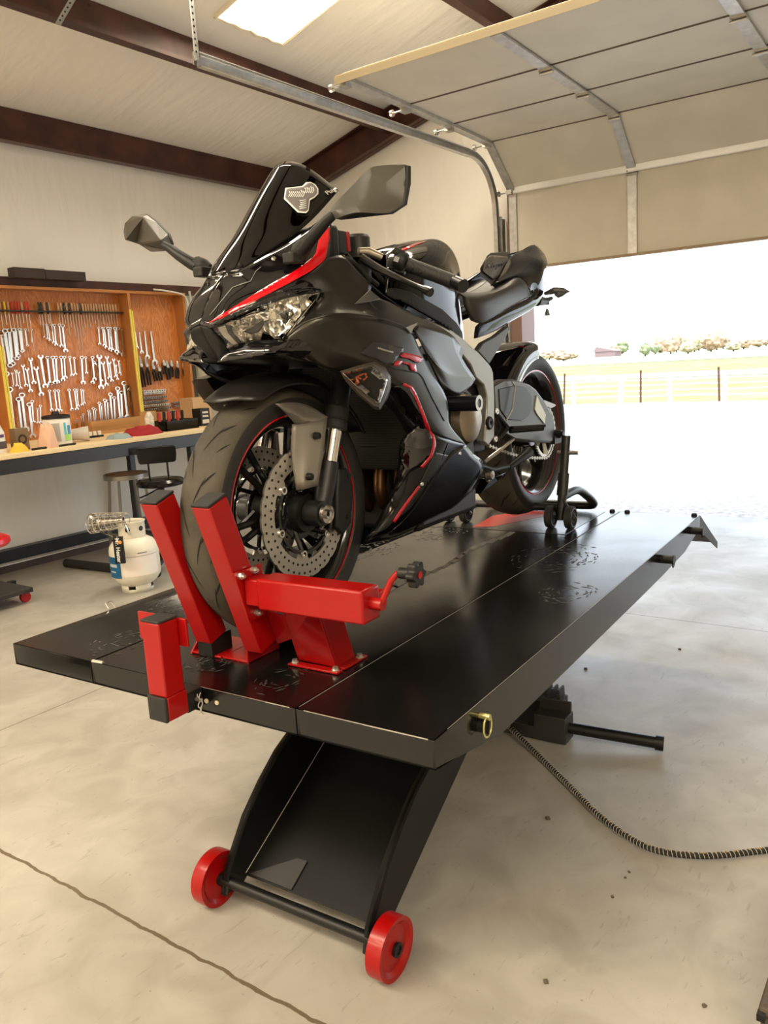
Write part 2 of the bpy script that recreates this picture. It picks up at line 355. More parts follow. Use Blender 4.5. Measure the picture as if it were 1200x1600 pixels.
# ------------------------------------------------------------------ sectional garage door, half open
DPAN = mat('beige garage door skin', (.62, .585, .50), .5, var=.05, vscale=3)
DSEAM = mat('door seam brown', (.12, .09, .07), .6)
door = bpy.data.objects.new('door_1', None); COL.objects.link(door); door.location = (5.46, 2.45, 2.06); ORG['door_1'] = V((5.46, 2.45, 2.06)); door['kind'] = 'structure'
YA, YB = 2.52, -1.64
path = [(5.46, 2.06), (5.46, 2.68), (5.06, 3.01), (4.46, 3.03), (3.88, 3.045), (3.22, 3.06)]
WHT = mat('pale strut paint', (.88, .88, .88), .3, metal=.3)
def off(p, q, d):
    t = V((q[0]-p[0], 0, q[1]-p[1])).normalized(); return V((-t.z, 0, t.x))*d
for k, (p, q) in enumerate(zip(path, path[1:])):
    n = off(p, q, -.04); P = V((p[0], 0, p[1])); Q = V((q[0], 0, q[1])); g = (Q-P).normalized()*.004
    m = MB(); m.prism([P+g+V((0, YA, 0)), Q-g+V((0, YA, 0)), Q-g+V((0, YB, 0)), P+g+V((0, YB, 0))], n); part('door_panel', m, DPAN, door, bevel=.003)
    m = MB(); m.beam(Q+V((0, YA-.01, 0))+off(p, q, .001), Q+V((0, YB+.01, 0))+off(p, q, .001), .012, .006, up=(1, 0, .3)); part('panel_joint', m, DSEAM, door)
    for y in (1.47, .38, -.70):
        m = MB(); o = off(p, q, .008); m.prism([P+o+V((0, y+.035, 0)), Q+o+V((0, y+.035, 0)), Q+o+V((0, y-.035, 0)), P+o+V((0, y-.035, 0))], off(p, q, .012)); part('stile', m, GALV, door)
        if 0 < k: 
            m = MB(); o = off(p, q, .026); m.bb(-.022, .022, -.04, .04, 0, .012); m.cyl((-.0, -.045, .02), (0, .045, .02), .009, n=8); m.cyl((-.03, -.03, .012), (-.03, -.03, .02), .006, n=6); m.cyl((.03, .03, .012), (.03, .03, .02), .006, n=6)
            m.xf(Matrix.Translation(P+o+V((0, y, 0)))@basis((0, 0, 0), Q-P, (0, 1, 0)).to_3x3().to_4x4() if False else Matrix.Translation(P+V((0, y, 0))+off(p, q, .02))@basis((0, 0, 0), V((0, 1, 0)).cross(off(p, q, 1)), (0, 1, 0)))
            part('hinge', m, STEEL, door)
    for y in (YA-.04,):
        m = MB(); o = off(p, q, .002); m.prism([P+o+V((0, y+.035, 0)), Q+o+V((0, y+.035, 0)), Q+o+V((0, y-.03, 0)), P+o+V((0, y-.03, 0))], off(p, q, .02)); part('end_stile', m, GALV, door)
        m = MB(); c_ = Q+off(p, q, .03)+V((0, YA+.02, 0)); m.cyl(c_+V((0, -.06, 0)), c_+V((0, .07, 0)), .006, n=8); m.cyl(c_+V((0, .055, 0)), c_+V((0, .075, 0)), .022, n=14); m.bb(c_.x-.03, c_.x+.03, c_.y-.07, c_.y-.02, c_.z-.02, c_.z+.015); part('roller', m, STEEL, door)
m = MB(); m.beam((5.435, YA-.05, 2.69), (5.435, YB, 2.69), .035, .055); part('horizontal_strut', m, WHT, door, bevel=.008)
m = MB(); m.beam((5.46, YA, 2.055), (5.46, YB, 2.055), .05, .02); part('bottom_seal', m, mat('tan weather seal', (.35, .26, .17), .6), door)
m = MB(); m.beam((3.2, YA+.02, 3.07), (3.2, YB, 3.07), .045, .016); m.beam((3.17, YA+.02, 3.045), (3.17, YB, 3.05), .008, .04); part('top_edge_trim', m, mat('straw coloured door edge', (.62, .53, .36), .45), door)
# track
tr = root('garage_door_track', (2.13, 2.62, 2.92), 'galvanised garage door track curving from the hanger bracket down to the jamb', 'door track')
def channel(pts, w=.05, t=.018, m=None):
    m = m or MB(); rows = []
    for i, p in enumerate(pts):
        d = (pts[min(i+1, len(pts)-1)]-pts[max(i-1, 0)]).normalized(); n = V((0, 1, 0)).cross(d).normalized()
        sec = [(-w/2, -t), (-w/2, t), (w/2, t), (w/2, -t), (w/2-.003, -t), (w/2-.003, t-.003), (-w/2+.003, t-.003), (-w/2+.003, -t)]
        rows.append([p+n*a+V((0, b, 0)) for a, b in sec]+[p+n*sec[0][0]+V((0, sec[0][1], 0))])
    return m.grid(rows)
tp = [V((x, 2.62, 2.925+.015*(x-2.1)/3)) for x in (2.13, 3, 4, 4.98)]
tp += [V((5.0+.40*math.sin(a), 2.62, 2.54+.40*math.cos(a))) for a in [k*PI/2/10 for k in range(1, 11)]]
tp += [V((5.41, 2.62, z)) for z in (2.4, 1.5, .02)]
part('track_channel', channel(tp), GALV, tr, merge=0)
m = MB(); m.bb(2.12, 5.0, 2.645, 2.65, 2.915, 2.975); m.bb(2.12, 5.0, 2.62, 2.65, 2.972, 2.977); part('stiffening_angle', m, GALV, tr)
m = MB(); m.bb(5.435, 5.60, 2.635, 2.64, .02, 2.5); m.bb(5.43, 5.435, 2.58, 2.64, .02, 2.5); part('wall_angle', m, mat('weathered grey angle', (.3, .29, .27), .5, metal=.5, var=.2, vscale=14), tr)
def perf(p0, p1, label, side=(0, 1, 0)):
    p0 = V(p0); p1 = V(p1); d = (p1-p0).normalized(); s = (V(side)-d*V(side).dot(d)).normalized(); t = d.cross(s)
    h = root('perforated_angle_hanger', p0, label, 'hanger bracket')
    m = MB(); m.prism([p0, p0+s*.035, p1+s*.035, p1], t*.003); m.prism([p0, p0+t*.035, p1+t*.035, p1], s*.003); part('angle_bar', m, GALV, h)
    m = MB(); k = int((p1-p0).length/.03)
    for i in range(1, k):
        c_ = p0+d*(i*.03)
        m.cyl(c_+s*.02-t*.001, c_+s*.02+t*.0042, .006, n=8); m.cyl(c_+t*.02-s*.001, c_+t*.02+s*.0042, .006, n=8)
    part('bolt_holes', m, mat('dark hole', (.02, .018, .015), .8), h)
perf((2.12, 2.60, 2.93), (2.12, 2.60, zr(2.6)-.02), 'galvanised perforated angle holding up the near end of the door track')
p_ = V((2.11, 2.60, 3.32)); perf(p_, (1.93, 2.72, zr(2.7)-.02), 'galvanised diagonal brace meeting the upright door track hanger')
p_ = B(95, 40, 'y', 3.62); q_ = B(140, 0, 'y', 3.35); q_.z = min(q_.z+.1, zr(q_.y)-.02); perf(p_, q_, 'galvanised perforated angle end hanging alone by the beam at top left')
# ------------------------------------------------------------------ lamps (behind the camera) and daylight
for i, (x, y) in enumerate(((-3.6, 2.2), (-3.6, -.8), (-3.6, -3.8), (-4.6, 3.6))):
    z = zr(y)-.45
    l = root('shop_light', (x, y, z), 'white ceiling shop light number %s from the left behind the viewer' % ORD[i], 'ceiling light')
    m = MB(); m.bb(x-.09, x+.09, y-.62, y+.62, z+.02, z+.07); m.cyl((x, y-.5, z+.07), (x, y-.5, zr(y-.5)-.001), .004, n=6); m.cyl((x, y+.5, z+.07), (x, y+.5, zr(y+.5)-.001), .004, n=6); part('housing', m, WHT, l)
    ld = bpy.data.lights.new('shop_light_tube', 'AREA'); ld.shape = 'RECTANGLE'; ld.size = .16; ld.size_y = 1.2; ld.energy = LAMP_W; ld.color = (1, .76, .44)
    lo = bpy.data.objects.new('shop_light_tube', ld); COL.objects.link(lo); lo.parent = l; lo.location = (0, 0, .015)
sd = bpy.data.lights.new('sun', 'SUN'); sd.energy = SUN_W; sd.angle = .01; sd.color = (1, .96, .88)
so = bpy.data.objects.new('sun', sd); COL.objects.link(so); so.rotation_euler = V((.30, -.12, -1)).to_track_quat('-Z', 'Y').to_euler()
wd = bpy.data.worlds.new('overcast glare'); S.world = wd; wd.use_nodes = True
_n = wd.node_tree.nodes; _l = wd.node_tree.links; bg = _n['Background']; tcn = _n.new('ShaderNodeTexCoord'); sp = _n.new('ShaderNodeSeparateXYZ'); rp = _n.new('ShaderNodeValToRGB')
_l.new(tcn.outputs['Generated'], sp.inputs[0]); _l.new(sp.outputs[2], rp.inputs[0]); _l.new(rp.outputs[0], bg.inputs[0])
rp.color_ramp.elements[0].color = (.88, .95, 1, 1); rp.color_ramp.elements[0].position = .0; rp.color_ramp.elements[1].color = (.62, .78, 1, 1); rp.color_ramp.elements[1].position = .8; bg.inputs[1].default_value = SKY_E
# door opening portal guides sky sampling
pd = bpy.data.lights.new('doorway_portal', 'AREA'); pd.shape = 'RECTANGLE'; pd.size = 2.06; pd.size_y = 4.1; pd.cycles.is_portal = True
po = bpy.data.objects.new('doorway_portal', pd); COL.objects.link(po); po.location = (5.7, .42, 1.03); po.rotation_euler = (0, PI/2, 0)
# ------------------------------------------------------------------ outside
def ground(name, pts, m, zs=None):
    mb = MB(); mb.grid(pts); return struct(name, mb, m, merge=0)
GRAV = mat('pale limestone gravel', (.55, .50, .46), .9, var=.35, vscale=22, bump=.5, bscale=40)
GRASS = mat('dry yellow green pasture', (.20, .25, .05), .95, col2=(.29, .32, .12), vscale=.35, bump=.4, bscale=6)
def gz(x): return 0 - .035 if x < 6 else max(-1.2, -.035-(x-6)*.0376)
ground('gravel_yard', [[(x, y, gz(x)) for y in (-60, -20, 0, 20, 60)] for x in (5.52, 6, 12, 20, 30, 36.8)], GRAV)
ground('pasture', [[(x, y, -1.2 - .0*x) for y in (-400, -50, 0, 50, 500)] for x in (36.8, 60, 120, 200, 420)], GRASS)
ground('farm_track', [[(x, y, -1.17) for y in (-300, 0, 300)] for x in (66, 78)], mat('pale farm track', (.62, .58, .5), .95, var=.1))
ground('far_field', [[(x, y, -1.15) for y in (-500, 0, 600)] for x in (135, 200, 419)], mat('bleached stubble field', (.36, .36, .20), .95, var=.12, vscale=.05))
fe = root('pasture_fence', (36.9, 0, -1.2), 'white rail and post fence along the near edge of the pasture', 'fence')
WF = mat('white fence paint', (.85, .85, .84), .6)
ang = math.atan2(.5, -5.3)
for k in range(-2, 16):
    y = -6+k*2.32
    m = MB(); m.cyl((36.9, y, -1.25), (36.9+.05*math.sin(k*5), y+.06*math.sin(k*3), .02+.06*math.sin(k*7)), .11, n=10); part('post', m, WF, fe)
for z in (-.9, -.65, -.4, -.16):
    m = MB(); m.tube([(36.9, -10.6+k*1.16, z+.015*math.sin(k*1.9)) for k in range(37)], .03, 6); part('rail', m, WF, fe)
for i, (px, nm) in enumerate(((881, 'beside the rear tyre'), (1001, 'in the middle of the doorway'), (1124, 'nearest the right edge of the doorway'))):
    p = B(px, 625, 'x', 36.5); m = MB(); m.cyl((36.5, p.y, -1.3), (36.5+.02, p.y+.06*(i-1), .3), .05, n=6)
    solo('rusty_fence_post', m, mat('rusty brown post', (.12, .05, .03), .9), (36.5, p.y, -1.3), 'thin rusty steel post standing by the white fence, '+nm, 'fence post')
# tree line on the horizon
TRC = [mat('autumn foliage %d' % i, c, .95, var=.4, vscale=.8) for i, c in enumerate(((.44, .30, .20), (.46, .38, .25), (.27, .30, .17)))]
def tree(x, y, r, h, mi, sd):
    random.seed(sd); t = root('tree', (x, y, -1.2), 'autumn tree in the distant line on the horizon', 'tree', 'trees on the horizon')
    m = MB(); m.tube([(x, y, -1.3), (x+.1, y, h*.5-1.2)], [.25, .15], 8); part('trunk', m, mat('grey bark', (.1, .07, .05), .9), t)
    bm = bmesh.new(); bmesh.ops.create_icosphere(bm, subdivisions=3, radius=1)
    vs = []
    for v_ in bm.verts:
        d = 1+.45*noise.noise(v_.co*2.2+V((sd, 0, 0))); vs.append((x+v_.co.x*r*d, y+v_.co.y*r*d, -1.2+h*.58+v_.co.z*h*.45*d))
    fs = [tuple(v_.index for v_ in f.verts) for f in bm.faces]; bm.free()
    m = MB(); m.add(vs, fs); part('crown', m, TRC[mi], t, smooth=False)
k = 0
for px, rr, hh, mi in ((1008, 2.2, 4.4, 2), (1024, 2, 3.3, 2), (1031, 3, 4.8, 0), (1040, 3, 3.8, 0), (1048, 3.4, 4.8, 0), (1057, 2.5, 5.8, 0), (1065, 3, 4.4, 0), (1075, 3, 4, 1), (1085, 3.2, 5, 1), (1092, 3, 4.6, 0), (1103, 3.4, 5, 1), (1111, 4, 6, 0), (1120, 4, 5.8, 0), (1130, 3, 3.6, 0), (1146, 3, 3, 1), (1162, 3.2, 3.2, 0), (1185, 3, 2.8, 0), (1197, 3, 2.9, 1), (846, 3, 2.5, 1), (858, 4, 3.2, 0), (868, 4, 3, 0), (880, 4, 2.8, 0), (893, 3, 2.4, 1), (960, 2.4, 3.4, 0), (972, 2.8, 4.4, 2)):
    d = ray(px, 545); ds = (300+((k*37) % 7-3)*22); s = ds/math.hypot(d.x, d.y); p = CAM+d*s; tree(p.x, p.y, rr*.8*ds/300, hh*.98*ds/300, mi, k); k += 1
d = ray(950, 545); s = 290/math.hypot(d.x, d.y); p = CAM+d*s
m = MB(); m.bb(p.x-3, p.x+3, p.y-3.5, p.y+3.5, -1.2, .6); m.prism([(p.x-3.2, p.y+4, .6), (p.x-3.2, p.y-4, .6), (p.x-3.2, p.y+3, 2.2)], (6.4, 0, 0))
solo('farm_shed', m, mat('faded brown shed', (.3, .2, .2), .9), (p.x, p.y, -1.2), 'small dark roofed shed on the horizon left of the trees', 'shed')
# ================================================================== THE LIFT TABLE
def top_mat():
    m = mat('textured black deck', (.004, .004, .004), .2, bump=.12, bscale=420, detail=2, coat=.0, spec=.5)
    nt = m.node_tree; N = nt.nodes; L = nt.links; b = N['Principled BSDF']; tc = N.new('ShaderNodeTexCoord')
    n = N.new('ShaderNodeTexNoise'); n.inputs['Scale'].default_value = 3.5; n.inputs['Detail'].default_value = 7; L.new(tc.outputs['Object'], n.inputs[0])
    r = N.new('ShaderNodeValToRGB'); L.new(n.outputs[0], r.inputs[0]); r.color_ramp.elements[0].position = .35; r.color_ramp.elements[1].position = .7
    r.color_ramp.elements[0].color = (.14,)*3+(1,); r.color_ramp.elements[1].color = (.24,)*3+(1,); L.new(r.outputs[0], b.inputs['Roughness'])
    return m
DECK = top_mat(); DUST = mat('grey dust scuff', (.20, .185, .165), .8); EDGE = mat('worn bright edge', (.5, .47, .42), .35, metal=.6)
lift = root('lift_table', (0.2, .61, -.70), 'black powder coated motorcycle lift table with side extensions, raised on its arm', 'lift table', fr='T')
def deck(name, y0, y1, **k):
    m = MB(); sk = [(0.0, -.0), (2.07, 0), (2.07, -.05), (1.925, -.072), (1.83, -.088), (1.52, -.097), (1.25, -.10), (.257, -.105), (.10, -.073), (0, -.054)]
    t = .004
    m.bb(0, 2.07, y0, y1, -t, 0)
    for y in (y0, y1-t): m.prism([(x, y, z) for x, z in sk], (0, t, 0))
    m.bb(0, t, y0, y1, -.054, 0); m.bb(2.07-t, 2.07, y0, y1, -.05, 0)
    for x in (.3, .8, 1.3, 1.75): m.bb(x, x+.03, y0+.01, y1-.01, -.045, -.004)
    return part(name, m, [DECK], lift, bevel=.0022)
deck('right_extension_deck', 0, .3035); deck('centre_deck', .3065, .9135); deck('left_extension_deck', .9165, 1.22)
# worn edges along the seams and front lip
m = MB()
for y, a, b_ in ((.3048, .01, 2.06),): m.beam((a, y-.0016, .0003), (b_, y-.0016, .0003), .0012, .0009)
m.beam((.0006, .012, -.0004), (.0006, .285, -.0004), .0016, .0016); m.beam((.0006, .32, -.0004), (.0006, .56, -.0004), .0013, .0014)
m.beam((.05, .0006, -.0004), (1.9, .0006, -.0004), .0010, .0010)
part('worn_edge', m, EDGE, lift)
# prints and dust on the deck
def flecks(cx, cy, r, n, sd, name, el=.012, ang=0.):
    random.seed(sd); m = MB()
    for i in range(n):
        t = random.random()*2*PI; q = r*(random.choice((.35, .55, .7, .85, 1))+random.uniform(-.05, .05))
        x, y = cx+q*math.cos(t)*1.1, cy+q*math.sin(t)*.8; a = t+PI/2+random.uniform(-.5, .5)+ang; l = random.uniform(.4, 1.4)*el; w = random.uniform(.0015, .004)
        dx, dy = math.cos(a)*l, math.sin(a)*l; m.add([(x-dx, y-dy, .0005), (x+dy*w/l, y-dx*w/l, .0005), (x+dx, y+dy, .0005), (x-dy*w/l, y+dx*w/l, .0005)], [(0, 1, 2, 3)])
    part(name, m, PRNT, lift)['kind'] = 'stuff'
PRNT = mat('satin skull print on deck', (.035, .033, .03), .55)
for i, (x, y, r, n) in enumerate(((1.28, .27, .17, 170), (.92, .10, .09, 50), (.14, .95, .10, 60), (.42, 1.09, .10, 90), (.12, .64, .07, 45), (.10, .42, .07, 25), (1.15, .95, .15, 170), (1.5, .82, .12, 90))): flecks(x, y, r, n, i, 'faded_print')
random.seed(3); m = MB(); px = [(.70+k*.06) for k in range(15)]
for k, x in enumerate(px):
    w = .010+.006*random.random(); c_ = .578+.012*math.sin(k*.8)-.012; m.add([(x-.03, c_-w, .0006), (x+.045, c_-w*.6, .0006), (x+.05, c_+w*1.1, .0006), (x-.02, c_+w*.8, .0006)], [(0, 1, 2, 3)])
part('tyre_dust_streak', m, mat('pale tyre dust', (.17, .16, .145), .7), lift)
m = MB(); m.bb(1.60, 2.05, .36, .86, 0, .0012); part('drop_out_panel', m, mat('satin black drop panel', (.025, .025, .025), .22, bump=.2, bscale=300), lift)
m = MB(); m.prism([(1.62, .74, .0013), (1.66, .66, .0013), (1.97, .53, .0013), (1.99, .66, .0013), (1.85, .76, .0013)], (0, 0, .0006)); part('painted_red_glow', m, mat('red glow paint', (.50, .02, .012), .3), lift)  # red glow on the deck panel, painted as a flat patch
# end flap
m = MB(); m.prism([(2.075, .0, -.003), (2.40, 0, -.175), (2.40, 1.22, -.175), (2.075, 1.22, -.003)], (0, 0, -.004))
for y in (0, 1.216): m.prism([(2.075, y, -.003), (2.41, y, -.178), (2.41, y, -.205), (2.06, y, -.055)], (0, .004, 0))
part('end_flap', m, POWG, lift, bevel=.001)
for y in (.275, .335, .885, .945, .02, 1.2): m = MB(); m.lathe([(0, .010), (.008, .009), (.011, .004), (.011, -.004), (.006, -.012)], (2.062, y, .0), n=12); part('locating_knob', m, BLK, lift)
for x, z in ((1.50, -.035), (1.93, -.03)): m = MB(); m.cyl((x, .01, z), (x, -.035, z), .014, n=16); m.cyl((x, -.036, z), (x, -.042, z), .017, n=16); m.tube([(x+.004, -.038, z-.018+.02*math.sin(a)) if False else (x+.012*math.cos(a), -.038, z-.012+.014*math.sin(a)) for a in [k*PI/5 for k in range(10)]], .0016, 6, closed=True); part('hinge_pin', m, POW, lift)
m = MB(); c_ = (.175, -.012, -.045); m.tube([(c_[0]+.017*math.cos(a), c_[1]-.004, c_[2]+.021*math.sin(a)) for a in [k*PI/9 for k in range(18)]], .0019, 8, closed=True); m.cyl((.175, .0, -.026), (.175, -.022, -.026), .006, n=12); part('linch_pin_ring', m, mat('yellow zinc', (.6, .58, .25), .3, metal=.8), lift)
m = MB(); m.cyl((.175, .01, -.046), (.175, -.016, -.046), .013, n=18); m.beam((.178, -.018, -.036), (.172, -.018, -.06), .003, .003); part('side_pin', m, POW, lift)
m = MB(); m.tube([(.30, 1.225, .004), (.30, 1.235, .018), (.318, 1.235, .02), (.322, 1.225, .004)], .0025, 6); part('left_linch_pin', m, ZINC, lift)
for y, z in ((.515, -.027), (.545, -.029)): m = MB(); m.cyl((-.0015, y, z), (.001, y, z), .005, n=12); part('peg_hole_light', m, mat('painted light in peg hole', (.65, .55, .4), .8), lift)  # pale discs painted as light coming through the peg holes
m = MB(); m.tube([(.004, .875+.0, .0012), (.002, .91, .0012)], .004, 6); part('seam_tab', m, EDGE, lift)
# front arm: two crescent side plates with a web
fr_ = [(.170, -.655), (.185, -.60), (.268, -.488), (.338, -.425), (.411, -.372), (.50, -.33), (.7, -.255), (.95, -.16), (1.2, -.075)]
bk = [(1.25, -.10), (1.0, -.225), (.649, -.417), (.30, -.617), (.235, -.66)]
for y in (.300, .734):
    m = MB(); m.prism([(x, y, z) for x, z in fr_+bk], (0, .007, 0))
    rim = [V((x, y+.0035, z)) for x, z in fr_]
    for p, q in zip(rim, rim[1:]): m.beam(p, q, .022, .005, up=(0, 1, 0)) if False else m.prism([p+V((0, -.011, 0)), p+V((0, .011, 0)), q+V((0, .011, 0)), q+V((0, -.011, 0))], (.002, 0, -.004))
    part('arm_side_plate', m, POW, lift)
m = MB(); m.prism([(.245, .307, -.640), (1.2, .307, -.105), (1.2, .735, -.105), (.245, .735, -.640)], (.003, 0, -.005)); part('arm_web', m, POW, lift)
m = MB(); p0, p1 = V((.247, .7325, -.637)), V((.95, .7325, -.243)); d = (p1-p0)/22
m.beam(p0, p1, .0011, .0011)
part('painted_weld_light', m, mat('painted daylight at weld line', (.75, .72, .66), .5), lift)  # solid pale bar painted as daylight showing along the weld line
m = MB(); m.prism([(.247, .72, -.636), (.247, .58, -.636), (.315, .58, -.598), (.315, .61, -.598)], (-.001, 0, .002)); part('arm_base_plate', m, POWG, lift)
m = MB(); m.cyl((.19, .25, -.63), (.19, .79, -.63), .014, n=20); part('axle', m, POW, lift)
for s, y in ((-1, .253), (1, .782)):
    m = MB(); m.lathe([(.012, -.016), (.05, -.010), (.060, -.018), (.070, -.019), (.0705, -.005), (.0705, .005), (.070, .019), (.060, .018), (.05, .010), (.012, .016)], (.19, y, -.63), (0, 1, 0), n=48, closed=True)
    w_ = part('transport_wheel', m, RED, lift)
    m = MB(); m.cyl((.19, y-.021, -.63), (.19, y+.021, -.63), .016, n=24); m.lathe([(.010, 0), (.0165, 0), (.0165, .003), (.010, .003)], (.19, y-.024, -.63), (0, 1, 0), n=24, closed=True); part('hub_bush', m, BLK, w_)
# rear base with lock rack and outrigger bar
m = MB(); m.bb(1.38, 1.46, .29, .95, -.695, -.60); m.bb(1.44, 1.448, .29, .93, -.69, -.560); part('rear_base', m, POWG, lift, bevel=.003)
m = MB()
for k in range(9): y = .335+k*.022; m.prism([(1.45, y, -.562), (1.45, y+.013, -.562), (1.45, y+.009, -.528), (1.45, y+.002, -.528)], (.05, 0, 0))
m.bb(1.45, 1.5, .325, .55, -.60, -.562); part('lock_rack', m, POWG, lift)
m = MB(); m.cyl((1.415, .32, -.645), (1.482, .0, -.668), .020, n=20); m.cyl((1.479, .012, -.667), (1.485, -.014, -.669), .025, n=20); part('outrigger_bar', m, POW, lift)
m = MB(); m.beam((1.42, .62, -.62), (.5, .62, -.12), .03, .09); m.beam((1.42, .42, -.62), (.5, .42, -.12), .03, .09); part('lifting_link', m, POW, lift)
m = MB(); m.cyl((1.3, .52, -.60), (.75, .52, -.28), .028, n=18); part('air_ram', m, POW, lift)
# hose
hp = cat([(1.42, .60, -.62), (1.37, .50, -.66), (1.25, .33, -.688), (1.11, .17, -.689), (1.01, .06, -.689), (.935, -.05, -.689), (.905, -.14, -.689), (.94, -.26, -.689), (1.05, -.41, -.689), (1.25, -.70, -.689), (1.55, -1.2, -.689), (1.7, -1.9, -.689), (1.7, -2.8, -.689)], 300)
hose = root('air_hose', (1.25, .33, -.70), 'black hose with white spiral guard running from the lift across the floor', 'hose', fr='T')
m = MB(); m.tube(hp, .0085, 10); part('hose_body', m, RUB, hose)
m = MB(); hel = []
N_ = len(hp)-1; L_ = sum((a-b).length for a, b in zip(hp, hp[1:])); turns = int(L_/.0145)
for k in range(turns*8):
    u = k/(turns*8-1)*N_; i = min(int(u), N_-1); p = hp[i].lerp(hp[i+1], u-i); a, b = frame(hp[i+1]-hp[i]); t = k/8*2*PI; hel.append(p+(a*math.cos(t)+b*math.sin(t))*.0092)
m.tube(hel, .0008, 4); part('spiral_guard', m, mat('pale spiral wire', (.62, .58, .5), .4, metal=.3), hose)
m = MB()
for k in range(50, 290):
    if k % 3: p = hp[k]; q = hp[k+1]; m.beam(p+V((0, 0, .0083)), p.lerp(q, .55)+V((0, 0, .0083)), .005, .001)
part('hose_lettering', m, mat('faded gold hose print', (.35, .24, .06), .6), hose)
# ------------------------------------------------------------------ wheel chock
ch = root('wheel_chock', (.2, .5, 0), 'red front wheel chock clamping the front tyre, with black crank knob', 'wheel chock', fr='T')
ax = V((-.111, 0, .331)).normalized(); nx = V((ax.z, 0, -ax.x))
for y0, y1, f0 in ((.50, .55, V((.132, 0, .035))), (.652, .702, V((.132, 0, .035)))):
    p0 = V((f0.x, y0, f0.z)); m = MB(); ln = .362
    m.prism([p0, p0+nx*.056, p0+nx*.056+V((0, y1-y0, 0)), p0+V((0, y1-y0, 0))], ax*ln); part('clamp_post', m, RED, ch, bevel=.003)
    q0 = p0+ax*(ln+.0005)-nx*.0005-V((0, .0005, 0)); m = MB(); m.prism([q0, q0+nx*.057, q0+nx*.057+V((0, y1-y0+.001, 0)), q0+V((0, y1-y0+.001, 0))], ax*.006); part('post_cap', m, RUB, ch, bevel=.002)
def pl(y, z, d=0): return V((.197-.335*z+d, y, z))
m = MB(); m.prism([pl(y, z) for y, z in ((.50, .040), (.452, .062), (.452, .008), (.348, .006), (.348, .165), (.43, .165), (.446, .118), (.492, .128), (.50, .165))], (.005, 0, .0015)); m.prism([pl(.348, .006), pl(.348, .165), pl(.348, .165, .07), pl(.348, .006, .07)], (0, .005, 0)); m.prism([pl(.447, .006), pl(.447, .165), pl(.447, .165, .07), pl(.447, .006, .07)], (0, .005, 0)); part('support_bracket', m, RED, ch, bevel=.001)
m = MB(); m.bb(.172, .192, .33, .465, .001, .006); m.bb(.20, .287, .33, .349, .001, .006); part('foot_plate', m, RED, ch, bevel=.001)
for x, y in ((.182, .342), (.182, .452), (.268, .338)): m = MB(); m.cyl((x, y, .006), (x, y, .008), .009, n=16); m.cyl((x, y, .008), (x, y, .014), .0065, n=6); part('bolt', m, ZINC, ch)
m = MB(); m.bb(.083, .143, .19, .455, .155, .222); part('clamp_arm', m, RED, ch, bevel=.005)
m = MB(); m.bb(.087, .139, .44, .492, .160, .217); part('inner_arm', m, RED, ch, bevel=.003)
m = MB(); m.prism([V((.062, .4935, .235)), V((.150, .4935, .235)), V((.150, .4935, .12)), V((.095, .4935, .12))], (0, .005, 0)); part('mounting_flange', m, RED, ch, bevel=.001)
for x, z in ((.078, .226), (.118, .229), (.118, .135)): m = MB(); m.cyl((x, .494, z), (x, .484, z), .0075, n=6); m.cyl((x, .484, z), (x, .478, z), .004, n=8); part('bolt', m, ZINC, ch)
m = MB(); m.bb(.175, .237, .235, .335, .150, .182); part('rear_clamp_block', m, RED, ch, bevel=.003)
m = MB(); m.cyl((.113, .192, .192), (.113, .163, .192), .012, n=20); m.tube([(.113, .168, .192), (.118, .160, .212), (.128, .152, .236), (.132, .140, .250), (.132, .125, .252)], .0065, 12); part('crank', m, RED, ch)
kn = MB(); kn.cyl((.132, .135, .252), (.132, .108, .252), .011, n=18)
prof = []
for k in range(48): a = 2*PI*k/48; r = .0225+.0035*math.cos(6*a); prof.append((.132+r*math.cos(a), .108, .252+r*math.sin(a)))
kn.prism(prof, (0, -.018, 0)); kb = part('crank_knob', kn, BLK, ch, bevel=.002)
m = MB(); m.cyl((.132, .0905, .252), (.132, .0885, .252), .007, n=16); part('red_knob_cap', m, RED, kb)
m = MB(); m.bb(.14, .26, .635, .73, .001, .006); m.prism([(.135, .725, .001), (.225, .725, .001), (.225, .725, .09)], (0, .005, 0)); m.bb(.145, .25, .555, .56, .001, .03); m.bb(.145, .25, .555, .64, .001, .005); part('base_channel', m, RED, ch, bevel=.001)
m = MB(); m.bb(.135, .20, .655, .70, .002, .05); part('swivel_block', m, BLK, ch)
# ------------------------------------------------------------------ wheel stop at the front edge
st = root('front_wheel_stop', (-.075, .575, -.04), 'red square post wheel stop with black caps, pinned to the front edge of the lift', 'wheel stop', fr='T')
m = MB(); m.bb(-.10, -.05, .549, .60, .0151, .168); part('stop_post', m, RED, st, bevel=.003)
m = MB(); m.bb(-.098, -.045, .549, .60, -.036, .015); part('socket_tube', m, RED, st, bevel=.003)
m = MB(); m.bb(-.106, -.098, .5485, .6005, -.0365, .0155); part('front_cap', m, RUB, st, bevel=.003)
m = MB(); m.bb(-.101, -.049, .548, .601, .168, .173); part('top_cap', m, RUB, st, bevel=.002)
m = MB(); m.bb(-.0498, -.044, .528, .668, .108, .166); part('stop_plate', m, RED, st, bevel=.001)
m = MB(); m.bb(-.045, -.0008, .553, .596, -.040, .002); part('black_receiver', m, POW, st, bevel=.002)
m = MB(); m.cyl((-.02, .553, -.018), (-.02, .538, -.018), .004, n=10); m.tube([(-.02+.004*math.sin(k*.9), .54, -.018-.004*k+.0) for k in range(-4, 9)], .0013, 6); m.tube([(-.024+.004*math.sin(k*1.1+2), .541, -.018-.004*k) for k in range(-4, 8)], .0013, 6); part('r_clip', m, ZINC, st)
